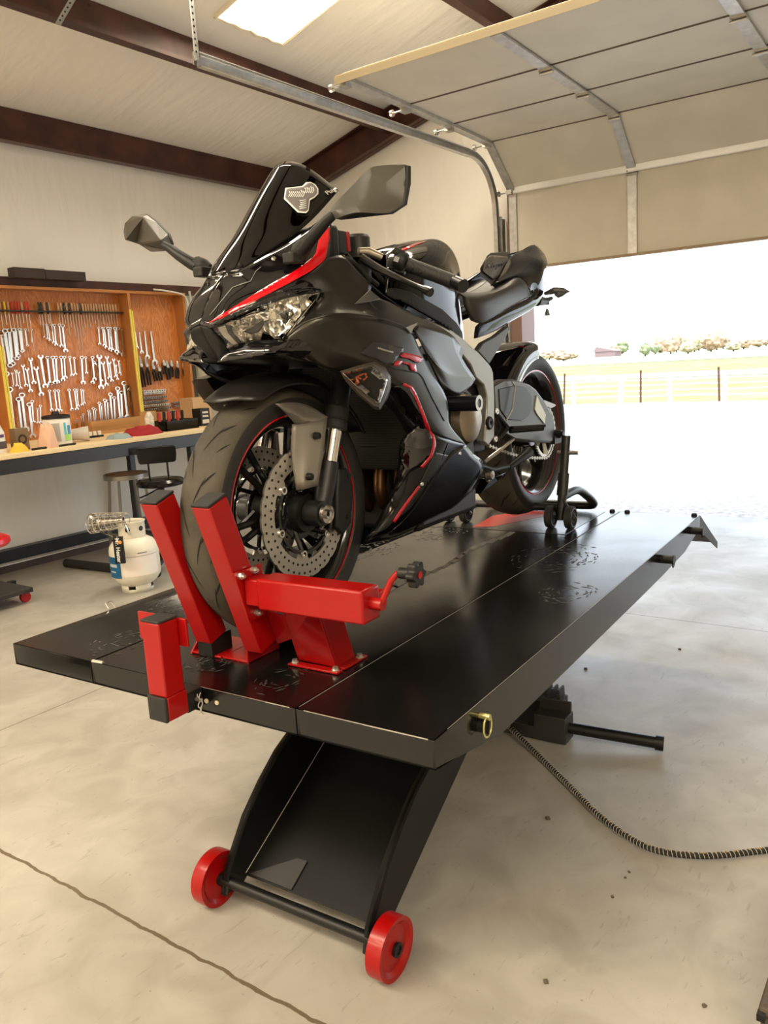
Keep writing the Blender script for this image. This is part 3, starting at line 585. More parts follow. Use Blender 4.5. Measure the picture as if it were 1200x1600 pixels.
# ------------------------------------------------------------------ rear paddock stand
sd_ = root('rear_paddock_stand', (1.8, .61, 0), 'black tubular rear paddock stand with twin rollers lifting the rear wheel', 'paddock stand', fr='T')
TB = mat('satin black tube', (.012, .012, .013), .3)
for y, s in ((.415, 1), (.845, -1)):
    m = MB(); m.cyl((1.70, y, .03), (1.775, y, .335), .0165, n=18); m.cyl((1.722, y, .12), (1.742, y, .20), .021, n=18); part('upright', m, TB, sd_)
    m = MB(); m.cyl((1.762, y-.05, .275), (1.762, y+.03*s, .275), .0085, n=14); part('spool_pin', m, STEEL, sd_)
    m = MB(); m.cyl((1.71, y, .115), (1.70, y-.06, .035), .006, n=8); m.cyl((1.70, y-.052, .042), (1.70, y+.052, .042), .008, n=12); part('roller_axle', m, TB, sd_)
    for dy in (-.038, .038):
        m = MB(); m.lathe([(.008, -.012), (.03, -.010), (.034, -.013), (.041, -.012), (.0425, 0), (.041, .012), (.034, .013), (.03, .010), (.008, .012)], (1.70, y+dy, .0428), (0, 1, 0), n=36, closed=True); w_ = part('roller', m, RUB, sd_)
        m = MB(); m.lathe([(.0315, 0), (.0345, 0), (.0345, .0015), (.0315, .0015)], (1.70, y+dy-.0145, .0428), (0, 1, 0), n=36, closed=True); m.cyl((1.70, y+dy-.016, .0428), (1.70, y+dy+.016, .0428), .009, n=12); part('roller_rim', m, mat('dull rim steel', (.12, .12, .12), .3, metal=.8), w_)
m = MB(); m.tube(cat([(1.72, .415, .115), (1.86, .408, .118), (1.95, .405, .085), (2.03, .40, .035), (2.045, .43, .024), (2.045, .63, .024), (2.045, .83, .024), (2.03, .86, .035), (1.95, .855, .085), (1.86, .852, .118), (1.72, .845, .115)], 60), .0165, 14); part('handle_bar_loop', m, TB, sd_)
m = MB(); m.cyl((1.72, .415, .075), (1.72, .845, .075), .015, n=16); part('cross_tube', m, TB, sd_)
# ================================================================== BENCH, TOOL BOARD AND THE THINGS AROUND THEM
def ply():
    m = mat('orange stained plywood', (.40, .15, .04), .38, coat=.15)
    nt = m.node_tree; N = nt.nodes; L = nt.links; b = N['Principled BSDF']; tc = N.new('ShaderNodeTexCoord')
    mp = N.new('ShaderNodeMapping'); mp.inputs['Scale'].default_value = (5, 5, .9); L.new(tc.outputs['Object'], mp.inputs[0])
    n = N.new('ShaderNodeTexNoise'); n.inputs['Scale'].default_value = 1.6; n.inputs['Detail'].default_value = 3; n.inputs['Distortion'].default_value = 2.4; L.new(mp.outputs[0], n.inputs[0])
    w_ = N.new('ShaderNodeMath'); w_.operation = 'MULTIPLY'; w_.inputs[1].default_value = 9; L.new(n.outputs[0], w_.inputs[0])
    f_ = N.new('ShaderNodeMath'); f_.operation = 'PINGPONG'; f_.inputs[1].default_value = .5; L.new(w_.outputs[0], f_.inputs[0])
    r = N.new('ShaderNodeValToRGB'); L.new(f_.outputs[0], r.inputs[0]); e = r.color_ramp.elements; e[0].position = 0; e[0].color = (.44, .135, .026, 1); e[1].position = .5; e[1].color = (.64, .25, .065, 1)
    L.new(r.outputs[0], b.inputs['Base Color']); return m
PLY = ply(); TRIMW = mat('orange stained trim', (.42, .17, .045), .4, coat=.1); PINE = mat('pale pine bench top', (.80, .62, .36), .5, var=.10, vscale=2, stretch=(.4, 6, 6)); BENCHF = mat('black bench steel', (.018, .018, .02), .28, bump=.05)
BZ = .925; BX0, BX1, BY0 = -.6, 4.9, 4.05
bn = root('workbench', (2, 4.3, 0), 'long pine topped workbench with black steel frame under the tool board', 'workbench')
m = MB(); m.bb(BX0, BX1, BY0, 4.995, BZ-.032, BZ); part('bench_top', m, PINE, bn, bevel=.003)
m = MB(); m.bb(BX0, BX1, BY0+.004, BY0+.05, BZ-.122, BZ-.0325); m.bb(BX0, BX1, 4.80, 4.85, BZ-.10, BZ-.0325); part('apron', m, BENCHF, bn, bevel=.003)
for x in (-.5, 1.0, 3.07, 3.22, 4.8):
    m = MB(); m.bb(x, x+.05, BY0+.01, BY0+.06, 0, BZ-.122); part('leg', m, BENCHF, bn, bevel=.003)
for x in (-.5, 1.0, 3.07, 4.8):
    m = MB(); m.bb(x, x+.05, 4.80, 4.85, 0, BZ-.10); part('leg', m, BENCHF, bn, bevel=.003)
# tool board
tb = root('tool_cabinet', (3.0, 4.92, BZ), 'open orange plywood tool cabinet on the bench, divided into bays of hanging tools', 'tool cabinet')
CX = [.9, 2.135, 3.284, 3.862]; ZT = 2.035
m = MB(); m.bb(CX[0], CX[-1], 4.975, 4.99, BZ, ZT); part('back_panel', m, PLY, tb)
m = MB(); m.bb(CX[0]-.02, CX[-1]+.02, 4.86, 4.975, ZT-.022, ZT); part('top_board', m, TRIMW, tb, bevel=.002)
for k, x in enumerate(CX): m = MB(); m.bb(x-.012, x+.014, 4.86, 4.975, BZ, ZT-.022); part('upright', m, TRIMW, tb, bevel=.002)
YT_ = mat('yellow folding rule', (.75, .62, .10), .5, bump=.0)
for x, z0, z1 in ((CX[1], BZ, 1.62), (CX[2], BZ, 1.885)):
    yr = MB(); yr.bb(x-.016, x-.001, 4.848, 4.8595, z0, z1); yr.bb(x+.003, x+.016, 4.848, 4.8595, z0, z1-.01)
    solo('yellow_yardstick', yr, YT_, (x, 4.85, z0), 'yellow yardstick fixed on the %s divider of the tool cabinet' % ('left' if x < 3 else 'right'), 'ruler')
m = MB(); p0 = B(143, 683, 'y', 4.80); m.bb(p0.x, 3.27, 4.78, 4.86, BZ, BZ+.10); m.bb(p0.x-.05, 3.25, 4.74, 4.78, BZ, BZ+.022); solo('wooden_tray', m, mat('oak tray', (.45, .24, .09), .45, var=.2, vscale=3, stretch=(.5, 5, 9)), (p0.x, 4.8, BZ), 'low oak box standing at the foot of the wrench bay', 'wooden box', bevel=.002)
# ---- wrenches
WST = mat('polished wrench steel', (.62, .59, .54), .25, metal=1.)
def ring(m, z, r, hole, th): m.lathe([(hole, -th/2), (r*.92, -th/2), (r, -th/4), (r, th/4), (r*.92, th/2), (hole, th/2)], (0, 0, z), (0, 1, 0), n=18, closed=True)
def jaw(m, z, r, th, s):
    pts = []
    for k in range(13):
        a = math.radians(-210+k*240/12); pts.append((r*math.cos(a+PI/2+0), r*math.sin(a+PI/2)))
    arcp = [V((r*math.sin(math.radians(a)), -th/2, z-s*r*math.cos(math.radians(a)))) for a in range(-140, 141, 20)]
    inn = [V((r*.42, -th/2, z+s*r*.85)), V((r*.42, -th/2, z-s*r*.15)), V((0, -th/2, z-s*r*.35)), V((-r*.42, -th/2, z-s*r*.15)), V((-r*.42, -th/2, z+s*r*.85))]
    L_ = arcp+inn; m.prism(L_, (0, th, 0))
def wr(kind, R=.065):
    m = MB(); th = .045
    top = {'c': 'r', 'b': 'r', 'o': 'j', 'a': 'h', 'f': 'j'}[kind]; bot = {'c': 'j', 'b': 'r', 'o': 'j', 'a': 'j', 'f': 'r'}[kind]
    if top == 'r': ring(m, -R, R, R*.58, th*1.2)
    elif top == 'j': jaw(m, -R, R*1.05, th, 1)
    else: ring(m, -.03, .03, .014, th*.8)
    if bot == 'r': ring(m, -1+R, R*.95, R*.55, th*1.2)
    else: jaw(m, -1+R*(1.3 if kind == 'a' else 1), R*(1.35 if kind == 'a' else 1.1), th, -1)
    a, b = -(R*1.7 if top != 'h' else .05), -1+R*1.7; w = .024 if kind != 'b' else .030
    m.prism([V((-w*(.7 if kind == 'a' else 1), -th/3, a)), V((w*(.7 if kind == 'a' else 1), -th/3, a)), V((w*(1.3 if kind == 'a' else .9), -th/3, b)), V((-w*(1.3 if kind == 'a' else .9), -th/3, b))], (0, th*.66, 0))
    return m.mesh('wrench_'+kind, WST, (0, 0, 0), ang=40)
WM = {k: wr(k) for k in 'cboaf'}
NAMES = {'c': ('combination_wrench', 'steel combination wrench, ring end up'), 'b': ('ring_wrench', 'steel double ring wrench'), 'o': ('open_end_wrench', 'steel double open end wrench'), 'a': ('adjustable_wrench', 'steel adjustable wrench'), 'f': ('combination_wrench', 'steel combination wrench, jaw end up')}
def hang(p, q, kind, label, group, yy=4.955):
    d = q-p; L_ = d.length; d = d.normalized(); o = bpy.data.objects.new(NAMES[kind][0], WM[kind]); COL.objects.link(o)
    z = -d; y = V((0, 1, 0)); x = y.cross(z).normalized(); y = z.cross(x)
    o.matrix_world = Matrix.Translation(V((p.x, yy, p.z))) @ Matrix((x, y, z)).transposed().to_4x4() @ Matrix.Diagonal((L_*(1.45 if kind != 'a' else 1.2), L_, L_, 1))
    return props(o, label, 'wrench', group)
def fullpx(cx, cy): return cx/5.217, 440+cy/5.217
CL = [('the upper left row', 'b', [(2, 400, 50, 768), (28, 388, 78, 695), (72, 385, 105, 680), (103, 385, 132, 635), (128, 385, 152, 612), (150, 385, 175, 572), (172, 388, 190, 565), (198, 388, 218, 522), (258, 390, 265, 490)]),
 ('the fan below the screwdrivers', 'c', [(355, 350, 368, 450), (370, 350, 385, 465), (388, 352, 412, 480), (412, 350, 435, 500), (442, 350, 462, 520), (475, 348, 497, 530), (508, 350, 537, 570)]),
 ('the upper right row', 'c', [(805, 375, 815, 510), (830, 375, 845, 522), (850, 378, 870, 540), (872, 375, 892, 555), (895, 375, 920, 565), (930, 375, 945, 575), (950, 375, 970, 590), (980, 375, 1000, 605)]),
 ('the middle left group', 'o', [(100, 745, 115, 850), (122, 722, 135, 850), (150, 735, 172, 870), (178, 680, 208, 850), (218, 705, 252, 895), (240, 625, 272, 830), (292, 695, 340, 925), (320, 600, 365, 860)]),
 ('the central brownish row', 'c', [(385, 610, 412, 835), (420, 610, 445, 828), (455, 610, 470, 822), (490, 610, 508, 805), (525, 610, 535, 785), (560, 612, 582, 765)]),
 ('the cluster right of centre', 'c', [(605, 620, 618, 755), (658, 612, 672, 830), (700, 615, 708, 745), (745, 612, 765, 800), (765, 650, 755, 825)]),
 ('the staggered middle right row', 'o', [(800, 600, 818, 870), (785, 660, 830, 810), (838, 655, 870, 845), (862, 610, 888, 790), (892, 655, 915, 810), (918, 632, 938, 775), (945, 680, 962, 795), (960, 645, 972, 745), (985, 670, 990, 760)]),
 ('the lower left row', 'c', [(70, 860, 120, 1235), (140, 945, 175, 1225), (175, 910, 215, 1215), (228, 990, 262, 1270), (262, 970, 275, 1150), (300, 1035, 305, 1150), (330, 1010, 335, 1150)]),
 ('the trio above the tub', 'c', [(402, 885, 425, 1050), (438, 885, 460, 1050), (475, 885, 495, 1055)]),
 ('the lower middle row', 'c', [(562, 878, 590, 1045), (600, 878, 622, 1042), (628, 880, 640, 1015), (655, 880, 665, 1005), (680, 885, 690, 990)]),
 ('the rising bottom right row', 'c', [(595, 1150, 598, 1200), (612, 1130, 620, 1200), (630, 1120, 640, 1195), (655, 1100, 662, 1195), (678, 1080, 690, 1195), (715, 1050, 722, 1200), (738, 1060, 748, 1190), (752, 1030, 768, 1185), (780, 1040, 785, 1175), (800, 985, 820, 1155), (828, 1000, 838, 1150), (845, 960, 862, 1155), (878, 970, 885, 1150), (890, 910, 912, 1150), (930, 940, 940, 1140), (948, 860, 975, 1130), (988, 895, 1000, 1130), (1000, 815, 1035, 1115), (1040, 845, 1060, 1120), (1062, 870, 1097, 1130)])]
for where, kind, lst in CL:
    lst = sorted(lst, key=lambda t: t[0])
    for k, (a, b, c, d) in enumerate(lst):
        if d < b: a, b, c, d = c, d, a, b
        p = B(*fullpx(a, b-6), 'y', 4.95); q = B(*fullpx(c, d+8), 'y', 4.95)
        nm = NAMES[kind][1].replace(', ring end up', '').replace(', jaw end up', '')
        hang(p, q, kind, '%s, %s from the left in %s' % (nm, ORD[k], where), 'wrenches on the tool board', 4.955-.012*(k % 2))
for k, (a, b, c, d) in enumerate(((205, 440, 225, 610), (243, 440, 270, 660), (295, 430, 325, 715), (357, 430, 400, 770))):
    p = B(180+a/6.4, 450+b/6.4, 'y', 4.95); q = B(180+c/6.4, 450+d/6.4, 'y', 4.95); hang(p, q, 'a', 'steel adjustable wrench, %s from the left in the right bay' % ORD[k], 'adjustable wrenches')
# pegs the tools hang from
# ---- screwdrivers
SCM = {}
for nm, col in (('clear', (.42, .24, .12)), ('red', (.45, .03, .02)), ('yellow', (.7, .5, .05)), ('black', (.02, .02, .02))):
    hm = mat(nm+' screwdriver handle', col, .2, coat=.3)
    m = MB(); m.lathe([(0, 0), (.006, -.002), (.0085, -.012), (.0085, -.06), (.005, -.07), (.009, -.078), (.006, -.088), (0, -.09)], (0, 0, .055), n=10, mi=0); m.cyl((0, 0, -.03), (0, 0, -1), .0032, n=6, mi=1)
    SCM[nm] = (m, hm)
sx = [10, 45, 75, 105, 135, 160, 187, 215, 240, 325, 345, 370, 395, 410]+[485+22.3*k for k in range(22)]
sl_ = {9: .12, 10: .12}
random.seed(9)
rk = MB(); p = B(0, 440+235/5.217, 'y', 4.93); q = B(188, 440+264/5.217, 'y', 4.93); rk.bb(2.16, 3.26, 4.915, 4.965, p.z-.006, p.z+.004); solo('screwdriver_rack', rk, mat('dark magnetic rack', (.02, .02, .02), .5), (2.16, 4.94, p.z), 'thin black rack holding the row of screwdrivers high in the tool cabinet', 'tool rack')
zr_ = p.z
for k, cx in enumerate(sx):
    pt = B(cx/5.217, 440+(236+28*cx/985)/5.217, 'y', 4.93)
    nm = 'yellow' if k == 1 else 'red' if 3 <= k <= 8 and k != 6 else 'black' if k in (9, 10, 12, 16, 18, 22) else 'clear'
    L_ = random.choice((.10, .13, .16, .20, .11)) if k not in (8, 20, 21) else .30
    m, hm = SCM[nm]; mm = MB(); mm.v = [V((v.x, v.y, v.z if v.z > -.05 else -L_)) for v in m.v]; mm.f = m.f; mm.m = m.m
    o = put('screwdriver', mm.mesh('screwdriver', [hm, STEEL], (0, 0, 0)), None, Matrix.Translation((pt.x, 4.938, zr_+.012)))
    props(o, '%s handled screwdriver, %s from the left %s of rack' % (nm, ORD[k if k < 14 else k-14], 'in the left half' if k < 14 else 'in the right half'), 'screwdriver', 'screwdrivers in the rack')
# ---- pliers
PB = mat('black plier grips', (.012, .012, .012), .4)
def pliers(px0, py0, px1, py1, label, sp=.02):
    p = B(px0, py0, 'y', 4.95); q = B(px1, py1, 'y', 4.95); d = q-p; L_ = d.length; z = -d.normalized(); x = V((0, 1, 0)).cross(z).normalized()
    r = root('pliers', (p.x, 4.95, p.z), label, 'pliers', 'pliers on the tool board'); P_ = lambda u, v: V((p.x, 4.95, p.z))+x*u-z*(v*L_)
    m = MB(); m.tube([P_(-.006, .35), P_(-.008, .18), P_(-.002, 0)], [.010, .009, .003], 6); m.tube([P_(.006, .35), P_(.008, .18), P_(.002, 0)], [.010, .009, .003], 6); m.cyl(P_(0, .3)+V((0, -.009, 0)), P_(0, .3)+V((0, .009, 0)), .014, n=10); part('jaws', m, STEEL, r)
    for s in (-1, 1): m = MB(); m.tube([P_(s*.004, .36), P_(s*sp, .6), P_(s*sp*.9, 1)], [.006, .010, .008], 8); part('grip', m, PB, r)
c3 = lambda cx, cy: (180+cx/6.4, 450+cy/6.4)
for k, (a, b, c, d) in enumerate(((245, 680, 290, 990), (300, 690, 345, 970), (370, 740, 410, 930), (430, 770, 458, 925), (485, 720, 500, 860), (515, 725, 540, 915), (560, 720, 568, 890), (622, 730, 622, 905), (675, 735, 705, 900))):
    pliers(*c3(a, b), *c3(c, d), 'black gripped pliers, %s from the left in the right bay' % ORD[k], .014)
# ---- sockets on their rails
SK_ = MB(); SK_.lathe([(.0, -.5), (.85, -.5), (1, -.42), (1, .30), (.9, .5), (.62, .5)], (0, 0, 0), (0, -1, 0), n=12); SK_.lathe([(.62, .5), (.6, .48), (0, .47)], (0, 0, 0), (0, -1, 0), n=12, mi=1); HOLE = mat('dark hole', (.02, .018, .015), .8); SKM = SK_.mesh('socket', [mat('bright socket chrome', (.85, .84, .8), .3, metal=.5), HOLE], (0, 0, 0)); SKD = SK_.mesh('socket_dark', [mat('smoky chrome socket', (.38, .36, .33), .3, metal=.5), HOLE], (0, 0, 0))
rows = [(1030, 290, 490, 9, .012, 1), (1050, 290, 490, 9, .010, 1), (1095, 285, 505, 11, .011, 0), (1138, 285, 512, 12, .011, 0), (1173, 285, 540, 13, .011, 1), (1210, 285, 545, 13, .011, 0), (1252, 290, 590, 14, .011, 0), (1300, 300, 510, 11, .011, 0), (1140, 595, 735, 9, .009, 0), (1172, 600, 790, 12, .009, 0)]
for r_, (cy, xa, xb, n, rad, br) in enumerate(rows):
    za = B(*c3((xa+xb)/2, cy), 'y', 4.94).z; A0 = B(*c3(xa, cy), 'y', 4.94).x; A1 = B(*c3(xb, cy), 'y', 4.94).x
    rail = MB(); rail.bb(A0-.015, A1+.015, 4.958, 4.975, za-.004, za+.004); nm = ('%s row of the large group' % ORD[r_]) if r_ < 8 else ('%s row of the small group' % ('upper' if r_ == 8 else 'lower'))
    solo('socket_rail', rail, STEEL, (A0, 4.96, za), 'thin steel rail carrying the socket '+nm, 'socket rail')
    for k in range(n):
        o = bpy.data.objects.new('socket', SKM if br else SKD); COL.objects.link(o); x = A0+(A1-A0)*k/(n-1)
        o.matrix_world = Matrix.Translation((x, 4.944, za)) @ Matrix.Diagonal((rad, .028, rad, 1)); props(o, 'chrome socket, %s from left in the %s' % (ORD[k], nm), 'socket', 'sockets on the tool board')
# ---- right of the board: post, wall cabinet, conduit
m = MB(); m.bb(3.90, 3.955, 4.90, 5.019, BZ, 1.76); solo('dark_post', m, mat('dark olive board', (.06, .055, .04), .6), (3.9, 4.95, 1.06), 'narrow dark board fixed upright right beside the tool cabinet', 'board')
wc = root('wall_cabinet', (4.2, 4.9, 1.10), 'pale green grey wall cabinet with framed door, right of the tool cabinet', 'cabinet')
WC = mat('pale green grey paint', (.60, .62, .52), .5)
m = MB(); m.bb(3.98, 4.75, 4.72, 5.019, 1.10, 1.85); part('cabinet_body', m, WC, wc, bevel=.004)
m = MB(); m.bb(4.0, 4.73, 4.70, 4.719, 1.11, 1.84); part('cabinet_door', m, WC, wc, bevel=.004)
m = MB()
for a, b, c, d in ((4.0, 4.06, 1.11, 1.84), (4.67, 4.73, 1.11, 1.84), (4.06, 4.67, 1.11, 1.17), (4.06, 4.67, 1.78, 1.84)): m.bb(a, b, 4.685, 4.70, c, d)
part('door_frame', m, WC, wc, bevel=.003)
m = MB(); p = B(296, 456, 'y', 4.85); m.tube([B(296, 455, 'y', 4.85), B(300, 490, 'y', 4.85), B(304, 540, 'y', 4.87)], .011, 10); solo('grey_conduit', m, mat('grey plastic conduit', (.45, .45, .42), .5), (p.x, 4.85, p.z-.3), 'thin grey conduit at the top right corner of the tool cabinet', 'conduit')
m = MB(); m.tube(cat([B(240, 452, 'y', 4.83), B(268, 456, 'y', 4.83), B(288, 462, 'y', 4.83), B(294, 476, 'y', 4.83), B(299, 500, 'y', 4.83)], 20), .007, 8); solo('white_cable', m, mat('white cable', (.7, .68, .6), .5), tuple(B(268, 456, 'y', 4.83)), 'white cable bent over the top right corner of the tool cabinet', 'cable')
# ---- things on the bench
def W_(px, py): return B(px, py, 'z', BZ)
def hz(px, py0, py1, depth_y): return B(px, py1, 'y', depth_y).z
WP = mat('white plastic', (.78, .77, .72), .4)
# wipes tub
c = V((2.10, 4.25, BZ)); t = root('wipes_tub', c, 'white tub of wipes with black lid and green blue label on the bench', 'tub')
m = MB(); m.lathe([(0, 0), (.082, 0), (.086, .01), (.088, .17), (.084, .178), (0, .178)], c, n=28); part('tub_body', m, WP, t)
m = MB(); m.lathe([(.0, .205), (.06, .204), (.090, .198), (.092, .179), (.0, .179)], c, n=28); m.lathe([(0, .225), (.02, .225), (.028, .205), (0, .205)], c, n=16); part('tub_lid', m, BLK, t)
for nm, col, a0, a1, z0, z1 in (('green_label', (.35, .65, .12), -1.60, -1.05, .03, .075), ('blue_label', (.05, .25, .45), -1.35, -1.0, .07, .13), ('teal_label', (.1, .5, .55), -1.65, -1.45, .07, .15), ('grey_label', (.45, .42, .38), -2.55, -1.95, .03, .15)):
    m = MB(); m.grid([[c+V((.0885*math.cos(a0+(a1-a0)*k/8), .0885*math.sin(a0+(a1-a0)*k/8), z)) for k in range(9)] for z in (z0, z1)]); part(nm, m, mat(nm, col, .5), t)
c = V((1.94, 4.20, BZ)); m = MB()
random.seed(2)
def cloth(name, c, r, h, m_, label, seed, sq=1., cat_='cloth'):
    random.seed(seed); mb = MB(); rowz = []
    for i in range(9):
        u = i/8; row = []
        for k in range(24):
            a = 2*PI*k/24; rr = r*(u**.7)*(1+.28*noise.noise(V((math.cos(a)*1.7+seed, math.sin(a)*1.7, u*2)))); zz = h*(1-u**4)*(1-.25*u)*(1+.5*noise.noise(V((math.cos(a)*3*u+seed, math.sin(a)*3*u, 3.))))+.0005
            row.append(c+V((rr*math.cos(a), rr*math.sin(a)*sq, max(.0005, zz))))
        rowz.append(row+row[:1])
    mb.grid(rowz); mb.prism([q-V((0, 0, .0004)) for q in rowz[-1][:-1]], (0, 0, .0004)); return solo(name, mb, m_, tuple(c), label, cat_, ang=70)
cloth('salmon_cloth', V((1.945, 4.125, BZ)), .062, .15, mat('salmon pink cloth', (.72, .45, .32), .85), 'salmon pink cloth draped in a heap left of the white tub', 3)
cloth('blue_rag', V((2.50, 4.14, BZ)), .085, .035, mat('grey blue rag', (.28, .36, .38), .9), 'small grey blue rag lying on the bench in front of the oak box', 4)
cloth('red_rag', V((2.76, 4.20, BZ)), .16, .06, mat('dark red rag', (.30, .015, .02), .85), 'dark red rag crumpled on the bench below the sockets', 6, .6)
cloth('yellow_gloves', V((1.73, 4.11, BZ)), .055, .055, mat('yellow glove', (.8, .5, .05), .7), 'crumpled yellow work glove on the bench at the left edge', 8, .6, 'glove')
t = root('sprayer_jug', (1.62, 4.22, BZ), 'white spray jug with grey label standing at the far left of the bench', 'jug')
c = V((1.62, 4.22, BZ)); m = MB(); m.lathe([(0, 0), (.078, 0), (.082, .02), (.078, .13), (.05, .20), (.024, .23), (.022, .245), (0, .245)], c, n=24); part('jug_body', m, WP, t)
m = MB(); m.bb(c.x-.03, c.x+.05, c.y-.014, c.y+.014, BZ+.245, BZ+.28); part('spray_head', m, WP, t, bevel=.005)
m = MB(); m.grid([[c+V((.0835*math.cos(a), .0835*math.sin(a), z)) for a in [-1.9+k*.16 for k in range(9)]] for z in (.03, .075)]); part('jug_label', m, mat('dark grey label', (.08, .06, .07), .5), t)
m = MB(); m.grid([[c+V((.082*math.cos(a), .082*math.sin(a), z)) for a in [-1.7+k*.12 for k in range(7)]] for z in (.10, .118)]); part('purple_label', m, mat('purple label', (.10, .04, .12), .5), t)
t = root('cardboard_carton', (1.82, 4.24, BZ), 'small brown cardboard carton with round print behind the yellow glove', 'box'); m = MB(); m.bb(1.775, 1.865, 4.21, 4.28, BZ, BZ+.14); part('carton_body', m, mat('brown cardboard', (.22, .15, .09), .8), t, bevel=.002)
m = MB(); m.lathe([(.018, 0), (.031, 0), (.031, .001), (.018, .001)], (1.82, 4.209, BZ+.07), (0, -1, 0), n=24, closed=True); part('round_print', m, mat('dark print', (.04, .03, .02), .6), t)
t = root('clear_cup', (2.30, 4.30, BZ), 'clear plastic cup lying on its side right of the white tub', 'cup'); CP = mat('frosted clear plastic', (.85, .80, .74), .25, trans=.35)
m = MB(); c = V((2.30, 4.30, BZ+.053)); d = V((.8, -.6, 0)).normalized(); m.lathe([(0, -.06), (.036, -.06), (.052, .06), (.049, .06), (.034, -.056), (0, -.056)], c, d, n=24); part('cup_body', m, CP, t)
m = MB(); m.lathe([(0, 0), (.016, .002), (.018, .02), (.0, .022)], c-V((.07, -.02, .02)), (-.4, -.8, .2), n=12); part('pink_cap', m, mat('pink cap', (.6, .12, .12), .5), t)
m = MB(); c = V((2.93, 4.33, BZ)); m.lathe([(0, 0), (.033, 0), (.035, .01), (.035, .11), (.022, .14), (.012, .155), (0, .156)], c, n=20); solo('spray_can', m, mat('blotchy white can', (.62, .58, .5), .5, var=.3, vscale=40), tuple(c), 'white spray bottle with worn surface at the foot of the yellow yardstick', 'bottle')
t = root('white_peg_strip', (2.38, 4.5, BZ), 'short strip of white plugs in front of the oak box', 'plug strip'); m = MB(); m.bb(2.34, 2.62, 4.48, 4.52, BZ, BZ+.015); part('strip', m, BLK, t)
for k in range(7): m = MB(); m.lathe([(0, 0), (.013, 0), (.013, .03), (0, .03)], (2.36+k*.04, 4.5, BZ+.0152), n=10); part('white_plug', m, WP, t)
m = MB(); m.cyl((1.80, 4.085, BZ+.008), (2.12, 4.095, BZ+.008), .007, n=8); solo('thin_marker', m, BLK, (1.95, 4.09, BZ), 'long thin black marker lying along the front edge of the bench', 'marker')
tr_ = root('black_parts_tray', (3.12, 4.30, BZ), 'black tray full of small tools on the bench near the front tyre', 'tray'); m = MB()
m.bb(2.98, 3.30, 4.20, 4.42, BZ, BZ+.006); m.bb(2.98, 3.30, 4.20, 4.206, BZ, BZ+.075); m.bb(2.98, 3.30, 4.414, 4.42, BZ, BZ+.075); m.bb(2.98, 2.986, 4.2, 4.42, BZ, BZ+.075); m.bb(3.294, 3.30, 4.2, 4.42, BZ, BZ+.075); part('tray_walls', m, BLK, tr_)
for k in range(6): m = MB(); x = 3.0+k*.045; m.cyl((x, 4.30, BZ+.01), (x+.03, 4.33, BZ+.14), .012, n=8); part('tool_handle', m, BLK if k % 2 else mat('red tool handle', (.4, .03, .03), .4), tr_)
for i, (x, y, w_, d_, h_, nm, cl) in enumerate(((3.06, 4.50, .10, .08, .15, 'small tan cardboard box standing behind the black tray, nearest the sockets', (.48, .28, .11)), (3.22, 4.55, .10, .08, .13, 'small tan cardboard box leaning behind the black tray, nearest the wall cabinet', (.42, .22, .09)), (3.66, 4.62, .2, .16, .22, 'larger tan cardboard box at the right end of the visible bench', (.5, .33, .18)))): m = MB(); m.bb(x-w_/2, x+w_/2, y-d_/2, y+d_/2, BZ, BZ+h_); solo('cardboard_box', m, mat('tan card %d' % i, cl, .8), (x, y, BZ), nm, 'box', bevel=.002)
m = MB(); m.bb(3.40, 3.50, 4.28, 4.38, BZ, BZ+.14); o = solo('black_packet', m, BLK, (3.45, 4.33, BZ), 'black packet with pale labels beside the front tyre on the bench', 'packet', bevel=.003)
m = MB(); m.bb(3.415, 3.485, 4.2785, 4.28, BZ+.02, BZ+.05); m.bb(3.42, 3.48, 4.2785, 4.28, BZ+.07, BZ+.085); m.bb(3.42, 3.48, 4.2785, 4.28, BZ+.10, BZ+.115); lo = put('packet_label', m.mesh('packet_label', mat('pale label', (.6, .55, .45), .6), ORG[o.name]), o)
# ---- stool
STL = mat('worn stool steel', (.30, .28, .25), .35, metal=.8)
c = V((2.73, 4.42, 0)); t = root('round_stool', c, 'round steel stool with a worn wooden seat standing under the bench', 'stool')
m = MB(); m.lathe([(0, .636), (.145, .636), (.155, .63)], c, n=36); part('seat_board', m, mat('worn wooden seat', (.33, .20, .11), .5, var=.35, vscale=6), t)
m = MB(); m.lathe([(.150, .632), (.160, .638), (.165, .632), (.165, .600), (.158, .600)], c, n=36); part('seat_rim', m, STL, t)
for a in (.5, 2.07, 3.64, 5.21): m = MB(); m.tube([c+V((.135*math.cos(a), .135*math.sin(a), .61)), c+V((.20*math.cos(a), .20*math.sin(a), .0))], .011, 8); part('leg', m, STL, t)
m = MB(); m.tube([c+V((.178*math.cos(a), .178*math.sin(a), .20)) for a in [k*PI/12 for k in range(24)]], .007, 6, closed=True); part('foot_ring', m, STL, t)
# ---- black chair
c = V((2.56, 3.82, 0)); t = root('shop_chair', c, 'black shop chair with glossy round seat and small rectangular backrest', 'chair'); VN = mat('glossy black vinyl', (.005, .005, .005), .14, spec=.35)
m = MB(); m.lathe([(0, .645), (.10, .648), (.150, .640), (.168, .622), (.165, .600), (.14, .592), (0, .592)], c, n=36); part('seat', m, VN, t)
u = V((.80, -.60, 0)); f = V((.6, .8, 0)); m = MB(); b0 = c+f*.15; mm = []
for i, (h, w_) in enumerate(((.735, .115), (.745, .128), (.79, .135), (.84, .135), (.855, .125))): mm.append([b0+u*(w_*s)+V((0, 0, h))-f*(.012*abs(s)**3*0+.0) for s in (-1, -.92, -.5, 0, .5, .92, 1)])
m.grid(mm); o = part('backrest', m, VN, t); s_ = o.modifiers.new('thickness', 'SOLIDIFY'); s_.thickness = .035; s_.offset = 0; bev(o, .010, 3)
